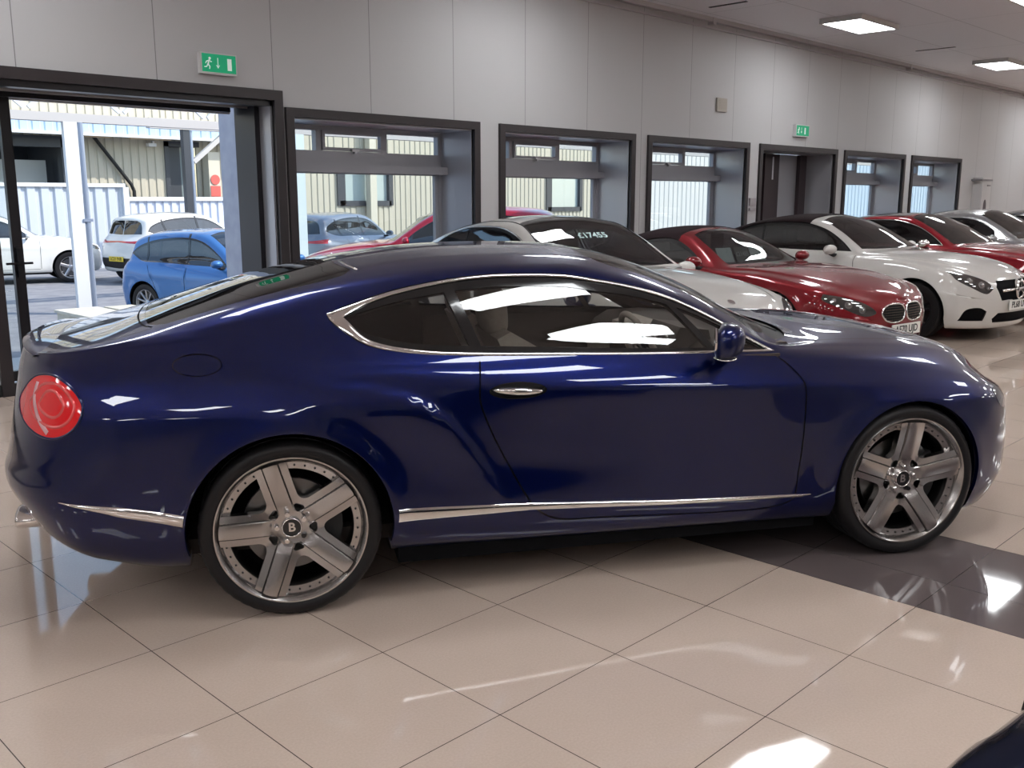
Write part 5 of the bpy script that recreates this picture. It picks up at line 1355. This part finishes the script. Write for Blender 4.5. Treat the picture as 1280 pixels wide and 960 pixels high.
# =============================================================== yard
def corrugated(name, x0, x1, y, z0, z1, m, pitch=.30, depth=.04, parent=None, flat=.55):
    """standing ribbed sheet facing -Y with real thickness"""
    bm = bmesh.new(); pr = []; x = x0
    while x < x1:
        for f, d in ((0,0),(flat,0),(flat+.10,depth),(.90,depth)):
            if x+f*pitch < x1: pr.append((x+f*pitch, y+d))
        x += pitch
    pr.append((x1, y)); pr2 = [(x1, y+depth+.06),(x0, y+depth+.06)]
    A = [bm.verts.new((p[0],p[1],z0)) for p in pr]; B = [bm.verts.new((p[0],p[1],z1)) for p in pr]
    for i in range(len(pr)-1): bm.faces.new((A[i],A[i+1],B[i+1],B[i]))
    a = [bm.verts.new((p[0],p[1],z0)) for p in pr2]; b = [bm.verts.new((p[0],p[1],z1)) for p in pr2]
    bm.faces.new((A[-1],a[0],b[0],B[-1])); bm.faces.new((a[0],a[1],b[1],b[0])); bm.faces.new((a[1],A[0],B[0],b[1])); bm.faces.new(B+b)
    bm.normal_update()
    return obj(name, bm, m, parent)
def build_yard():
    g = noise_col(mat('asphalt', (.2,.2,.21), .9), (.20,.20,.22), (.27,.27,.28), 3, 8)
    bm = bmesh.new(); box(bm, (-60,Y1_+.0,YARD-.2), (90,90,YARD)); fix(bm); struct(obj('ground', bm, g))
    bm = bmesh.new(); box(bm, (2.7,Y1_,YARD), (5.5,10.9,-.06)); box(bm, (2.7,Y1_,-.06), (5.5,9.5,-.005)); fix(bm); struct(obj('path', bm, mat('threshold_stone', (.55,.53,.50), .7)))
    cream = mat('cream_cladding', (.50,.46,.37), .6); dk = mat('dark_frame_outside', (.05,.055,.065), .4); wht = mat('white_steel', (.72,.74,.76), .4); bl = mat('pale_blue_sheet', (.42,.56,.78), .5)
    yb = 30.
    b = thing('industrial_building', 'cream ribbed metal building across the yard', 'building', (0,yb,YARD))
    def P(nm, fn, m, par=None):
        bm = bmesh.new(); fn(bm); fix(bm); o = obj(nm, bm, m, None); o.parent = par or b; o.matrix_parent_inverse = Matrix.Translation((0,-yb,-YARD)) if par is None else Matrix.Identity(4)
        return o
    def cor(nm, x0, x1, z0, z1, m, **k):
        o = corrugated(nm, x0, x1, yb, z0, z1, m, **k); o.parent = b; o.matrix_parent_inverse = Matrix.Translation((0,-yb,-YARD)); return o
    # openings: garage, tall door, two windows
    op = [(9.0,11.35,YARD,3.2),(14.65,15.6,YARD,3.3),(21.2,23.6,1.45,2.75),(32.6,34.9,1.15,3.1)]
    x = -50.
    for (a, c, z0, z1) in op:
        cor('wall_cladding', x, a, YARD, 7.0, cream, pitch=.26, depth=.035); cor('wall_cladding', a, c, z1, 7.0, cream, pitch=.26, depth=.035)
        if z0 > 0: cor('wall_cladding', a, c, YARD, z0, cream, pitch=.26, depth=.035)
        x = c
    cor('wall_cladding', x, 38, YARD, 7.0, cream, pitch=.26, depth=.035); cor('wall_cladding', 38, 50, YARD, 7.0, mat('pale_cladding', (.56,.56,.55), .6), pitch=.4, depth=.035); cor('wall_cladding', 50, 110, YARD, 7.0, mat('pale_blue_cladding', (.40,.50,.60), .6), pitch=.5, depth=.035)
    gar = P('garage_opening', lambda bm: (box(bm, (8.9,yb-.05,YARD), (9.05,yb+.3,3.35)), box(bm, (11.3,yb-.05,YARD), (11.75,yb+.3,3.35)), box(bm, (8.9,yb-.05,3.1), (11.75,yb+.3,3.42)), box(bm, (8.8,yb+3,YARD), (12,yb+3.1,3.4)), box(bm, (8.8,yb+.1,3.4), (12,yb+3,3.45)), box(bm, (11.4,yb+.3,YARD), (11.5,yb+3,3.4))), dk)
    P('garage_back_panel', lambda bm: box(bm, (9.6,yb+1.0,1.7), (11.2,yb+1.1,2.75)), mat('panel_pale', (.55,.55,.52), .5))
    P('door_recess', lambda bm: (box(bm, (14.5,yb-.04,YARD), (14.65,yb+.3,3.4)), box(bm, (14.5,yb-.04,3.25), (15.7,yb+.3,3.42)), box(bm, (14.65,yb+.15,YARD), (15.1,yb+.2,3.3))), dk)
    P('door_glazing', lambda bm: box(bm, (15.1,yb+.15,YARD), (15.6,yb+.2,3.3)), mat('far_glass', (.22,.26,.26), .1, spec=.8))
    for (a, c, z0, z1) in op[2:]:
        w = P('window', lambda bm: (box(bm, (a-.1,yb-.06,z0-.1), (a+.25,yb+.2,z1+.1)), box(bm, (c-.1,yb-.06,z0-.1), (c+.1,yb+.2,z1+.1)), box(bm, (a,yb-.06,z0-.12), (c,yb+.2,z0+.08)), box(bm, (a,yb-.06,z1), (c,yb+.2,z1+.1))), dk)
        P('window_pane', lambda bm: box(bm, (a+.2,yb+.1,z0), (c,yb+.12,z1)), mat('far_glass_pale', (.45,.52,.50), .08, spec=.9), None)
    o = corrugated('blue_fascia', -20, 19., yb-.9, 3.50, 3.95, bl, pitch=.34, depth=.03); o.parent = b; o.matrix_parent_inverse = Matrix.Translation((0,-yb,-YARD))
    P('gutter', lambda bm: (box(bm, (-20,yb-.98,3.42), (19,yb-.84,3.50)), box(bm, (-20,yb-.98,3.95), (19,yb-.1,4.02))), wht)
    P('downpipe', lambda bm: (tube(bm, [(12.05,yb-.12,3.62),(12.25,yb-.12,3.45),(13.30,yb-.12,2.05),(13.38,yb-.12,1.85),(13.38,yb-.12,YARD)], .055, 10),), M_DARK)
    P('strip_light', lambda bm: (box(bm, (11.9,yb-.35,3.42), (12.7,yb-.20,3.50)), box(bm, (13.3,yb-.35,3.42), (14.6,yb-.20,3.50))), mat('strip_light_yellow', (.8,.62,.40), .5))
    P('security_camera', lambda bm: (box(bm, (13.9,yb-.25,3.22), (14.15,yb-.05,3.32)), box(bm, (14.1,yb-.1,3.25), (14.16,yb,3.40))), wht)
    P('column', lambda bm: box(bm, (22.35,yb-.4,YARD), (22.65,yb-.1,7)), mat('cream_column', (.58,.54,.44), .6)); P('column', lambda bm: box(bm, (15.75,yb-.5,YARD), (16.15,yb-.1,3.1)), mat('cream_column', (.58,.54,.44), .6))
    P('no_entry_notice', lambda bm: (disc(bm, (15.95,yb-.52,2.22), .16, (0,-1,0), 20, .01), box(bm, (15.78,yb-.52,1.68), (16.12,yb-.51,2.02))), mat('notice_red', (.65,.12,.10), .5))
    # fences
    t = thing('metal_fence', 'tall white ribbed metal fence behind the parked cars', 'fence', (12,27.4,YARD))
    for nm, a, c, y, z1 in (('fence_panel',-9.,11.95,27.4,1.93),):
        o = corrugated(nm, a-12, c-12, 0, 0, z1-YARD, mat('fence_white', (.52,.56,.62), .5), pitch=.36, depth=.06, parent=t)
    bm = bmesh.new(); box(bm, (-21,-.05,z1-YARD-.0), (.0,.14,z1-YARD+.10)); box(bm, (-.08,-.08,0), (.08,.14,z1-YARD)); fix(bm); obj('fence_rail', bm, wht, t)
    t = thing('metal_fence', 'low pale ribbed fence right of the tall white one', 'fence', (12.15,28.6,YARD))
    corrugated('fence_panel', 0, 4.9, 0, 0, 1.86, mat('fence_pale', (.60,.64,.74), .5), pitch=.26, depth=.05, parent=t)
    bm = bmesh.new(); box(bm, (0,-.06,1.86), (4.9,.15,1.98)); fix(bm); obj('fence_rail', bm, wht, t)
    # canopy frame
    t = thing('steel_canopy', 'grey lattice steel canopy beam crossing the yard above the cars', 'canopy', (6.5,16.65,YARD))
    gs = mat('galvanised_beam', (.50,.48,.46), .5)
    def Q(nm, fn, m):
        bm = bmesh.new(); fn(bm); fix(bm); return obj(nm, bm, m, t)
    z = 3.17
    Q('lower_chord', lambda bm: (box(bm, (-14,-.1,z), (30,.1,z+.14)), box(bm, (-14,-.12,z+.52), (30,.12,z+.60))), gs)
    def web(bm):
        for x in np.arange(-13.5, 30, 1.55): bar(bm, (x,0,z+.50), (x+.35,0,z+.20), .06); bar(bm, (x+.42,0,z+.20), (x+.77,0,z+.50), .06)
    Q('lattice_web', web, wht)
    Q('white_post', lambda bm: (box(bm, (-.16,-.08,0), (.0,.08,z)), box(bm, (-.19,-.10,0), (.03,-.08,z))), wht)
    Q('drain_pipe', lambda bm: (tube(bm, [(.085,-.06,0),(.085,-.06,z)], .052, 12), box(bm, (.0,-.12,1.55), (.16,.0,1.60))), mat('pipe_steel', (.32,.37,.46), .35, .4))
    Q('white_post', lambda bm: box(bm, (4.15,-.1,0), (4.40,.1,z)), mat('post_cyan', (.62,.72,.74), .4))
    t = thing('canopy_post', 'dark grey roof post standing behind the white car with the yellow plate', 'post', (12.5,24.6,YARD))
    bm = bmesh.new(); box(bm, (-.09,-.09,0), (.09,.09,3.75)); fix(bm); obj('steel_upright', bm, dk, t)
    bm = bmesh.new(); tube(bm, [(.15,-.02,0),(.15,-.02,3.7)], .05, 10); fix(bm); obj('conduit', bm, mat('pipe_steel', (.32,.37,.46), .35, .4), t)
    bm = bmesh.new(); box(bm, (-1,-.12,3.72), (2.8,.12,3.98)); bar(bm, (.2,0,2.9), (1.2,0,3.7), .12); fix(bm); obj('cross_beam', bm, gs, t)
    # pillar right by the doorway, low blocks
    t = thing('masonry_pillar', 'pale rendered square pillar just outside the open doorway', 'pillar', (6.05,10.25,YARD))
    bm = bmesh.new(); box(bm, (-.15,-.45,0), (.25,.50,3.1)); bevel(bm, .01, 1); fix(bm); obj('shaft', bm, noise_col(mat('render_pale', (.52,.50,.55), .8), (.50,.48,.54), (.58,.56,.60), 6), t)
    bm = bmesh.new(); box(bm, (-.22,-.40,2.62), (-.14,-.12,2.80)); fix(bm); obj('junction_box', bm, mat('box_beige', (.50,.46,.46), .6), t)
    st = noise_col(mat('yard_stone', (.62,.58,.48), .8), (.58,.54,.45), (.68,.64,.54), 5)
    for k, (x0, x1, y0, y1) in enumerate(((5.28,5.85,12.2,14.7),(5.98,6.34,12.4,14.6))):
        bm = bmesh.new(); box(bm, (x0,y0,YARD), (x1,y1,-.04)); box(bm, (x0-.03,y0-.03,-.04), (x1+.03,y1+.03,.0)); bevel(bm, .012, 1); fix(bm)
        tag(obj('stone_block', bm, st), ('cream capped low stone block nearest the white post' if k == 0 else 'cream capped low stone block next to the blue hatchback'), 'stone block')
    bm = bmesh.new(); box(bm, (2.9,Y1_+.02,2.46), (5.15,Y1_+.08,2.60)); fix(bm); struct(obj('trim_3', bm, mat('fascia_white', (.62,.60,.60), .5)))
Y1_ = 9.12
build_room(); build_yard()
hero, HS, HSH = build_hero()
cars_indoor(); cars_outdoor()
w = bpy.data.worlds.new('world'); bpy.context.scene.world = w; w.use_nodes = True
nt = w.node_tree; sky = nt.nodes.new('ShaderNodeTexSky'); sky.sky_type = 'NISHITA'; sky.sun_disc = False; sky.sun_elevation = R_(45); sky.sun_rotation = R_(140); sky.air_density = 1.3
nt.links.new(sky.outputs[0], nt.nodes['Background'].inputs[0]); nt.nodes['Background'].inputs[1].default_value = .42
sun = bpy.data.objects.new('sun', bpy.data.lights.new('sun', 'SUN')); C.objects.link(sun); sun.data.energy = 5.5; sun.data.angle = R_(.6); sun.data.color = (1,.95,.86)
sun.rotation_euler = Vector((-.5,.55,-.67)).to_track_quat('-Z','Y').to_euler()
# ------------------------------------------------------------ camera
cam = bpy.data.objects.new('camera', bpy.data.cameras.new('camera')); C.objects.link(cam)
bpy.context.scene.camera = cam
cam.data.sensor_fit = 'HORIZONTAL'; cam.data.sensor_width = 36.; cam.data.lens = 36.*1195/1280
cam.data.clip_start = .05; cam.data.clip_end = 400
cam.location = (0,0,1.617)
pitch = math.atan((480-248)/1195.)
fwd = Vector((math.cos(R_(44.7)), math.sin(R_(44.7)), 0))*math.cos(pitch) + Vector((0,0,-math.sin(pitch)))
cam.rotation_euler = fwd.to_track_quat('-Z', 'Y').to_euler()
sc = bpy.context.scene
sc.view_settings.view_transform = 'Standard'; sc.view_settings.look = 'None'; sc.view_settings.gamma = 1; sc.view_settings.use_curve_mapping = False
sc.view_settings.exposure = -.25
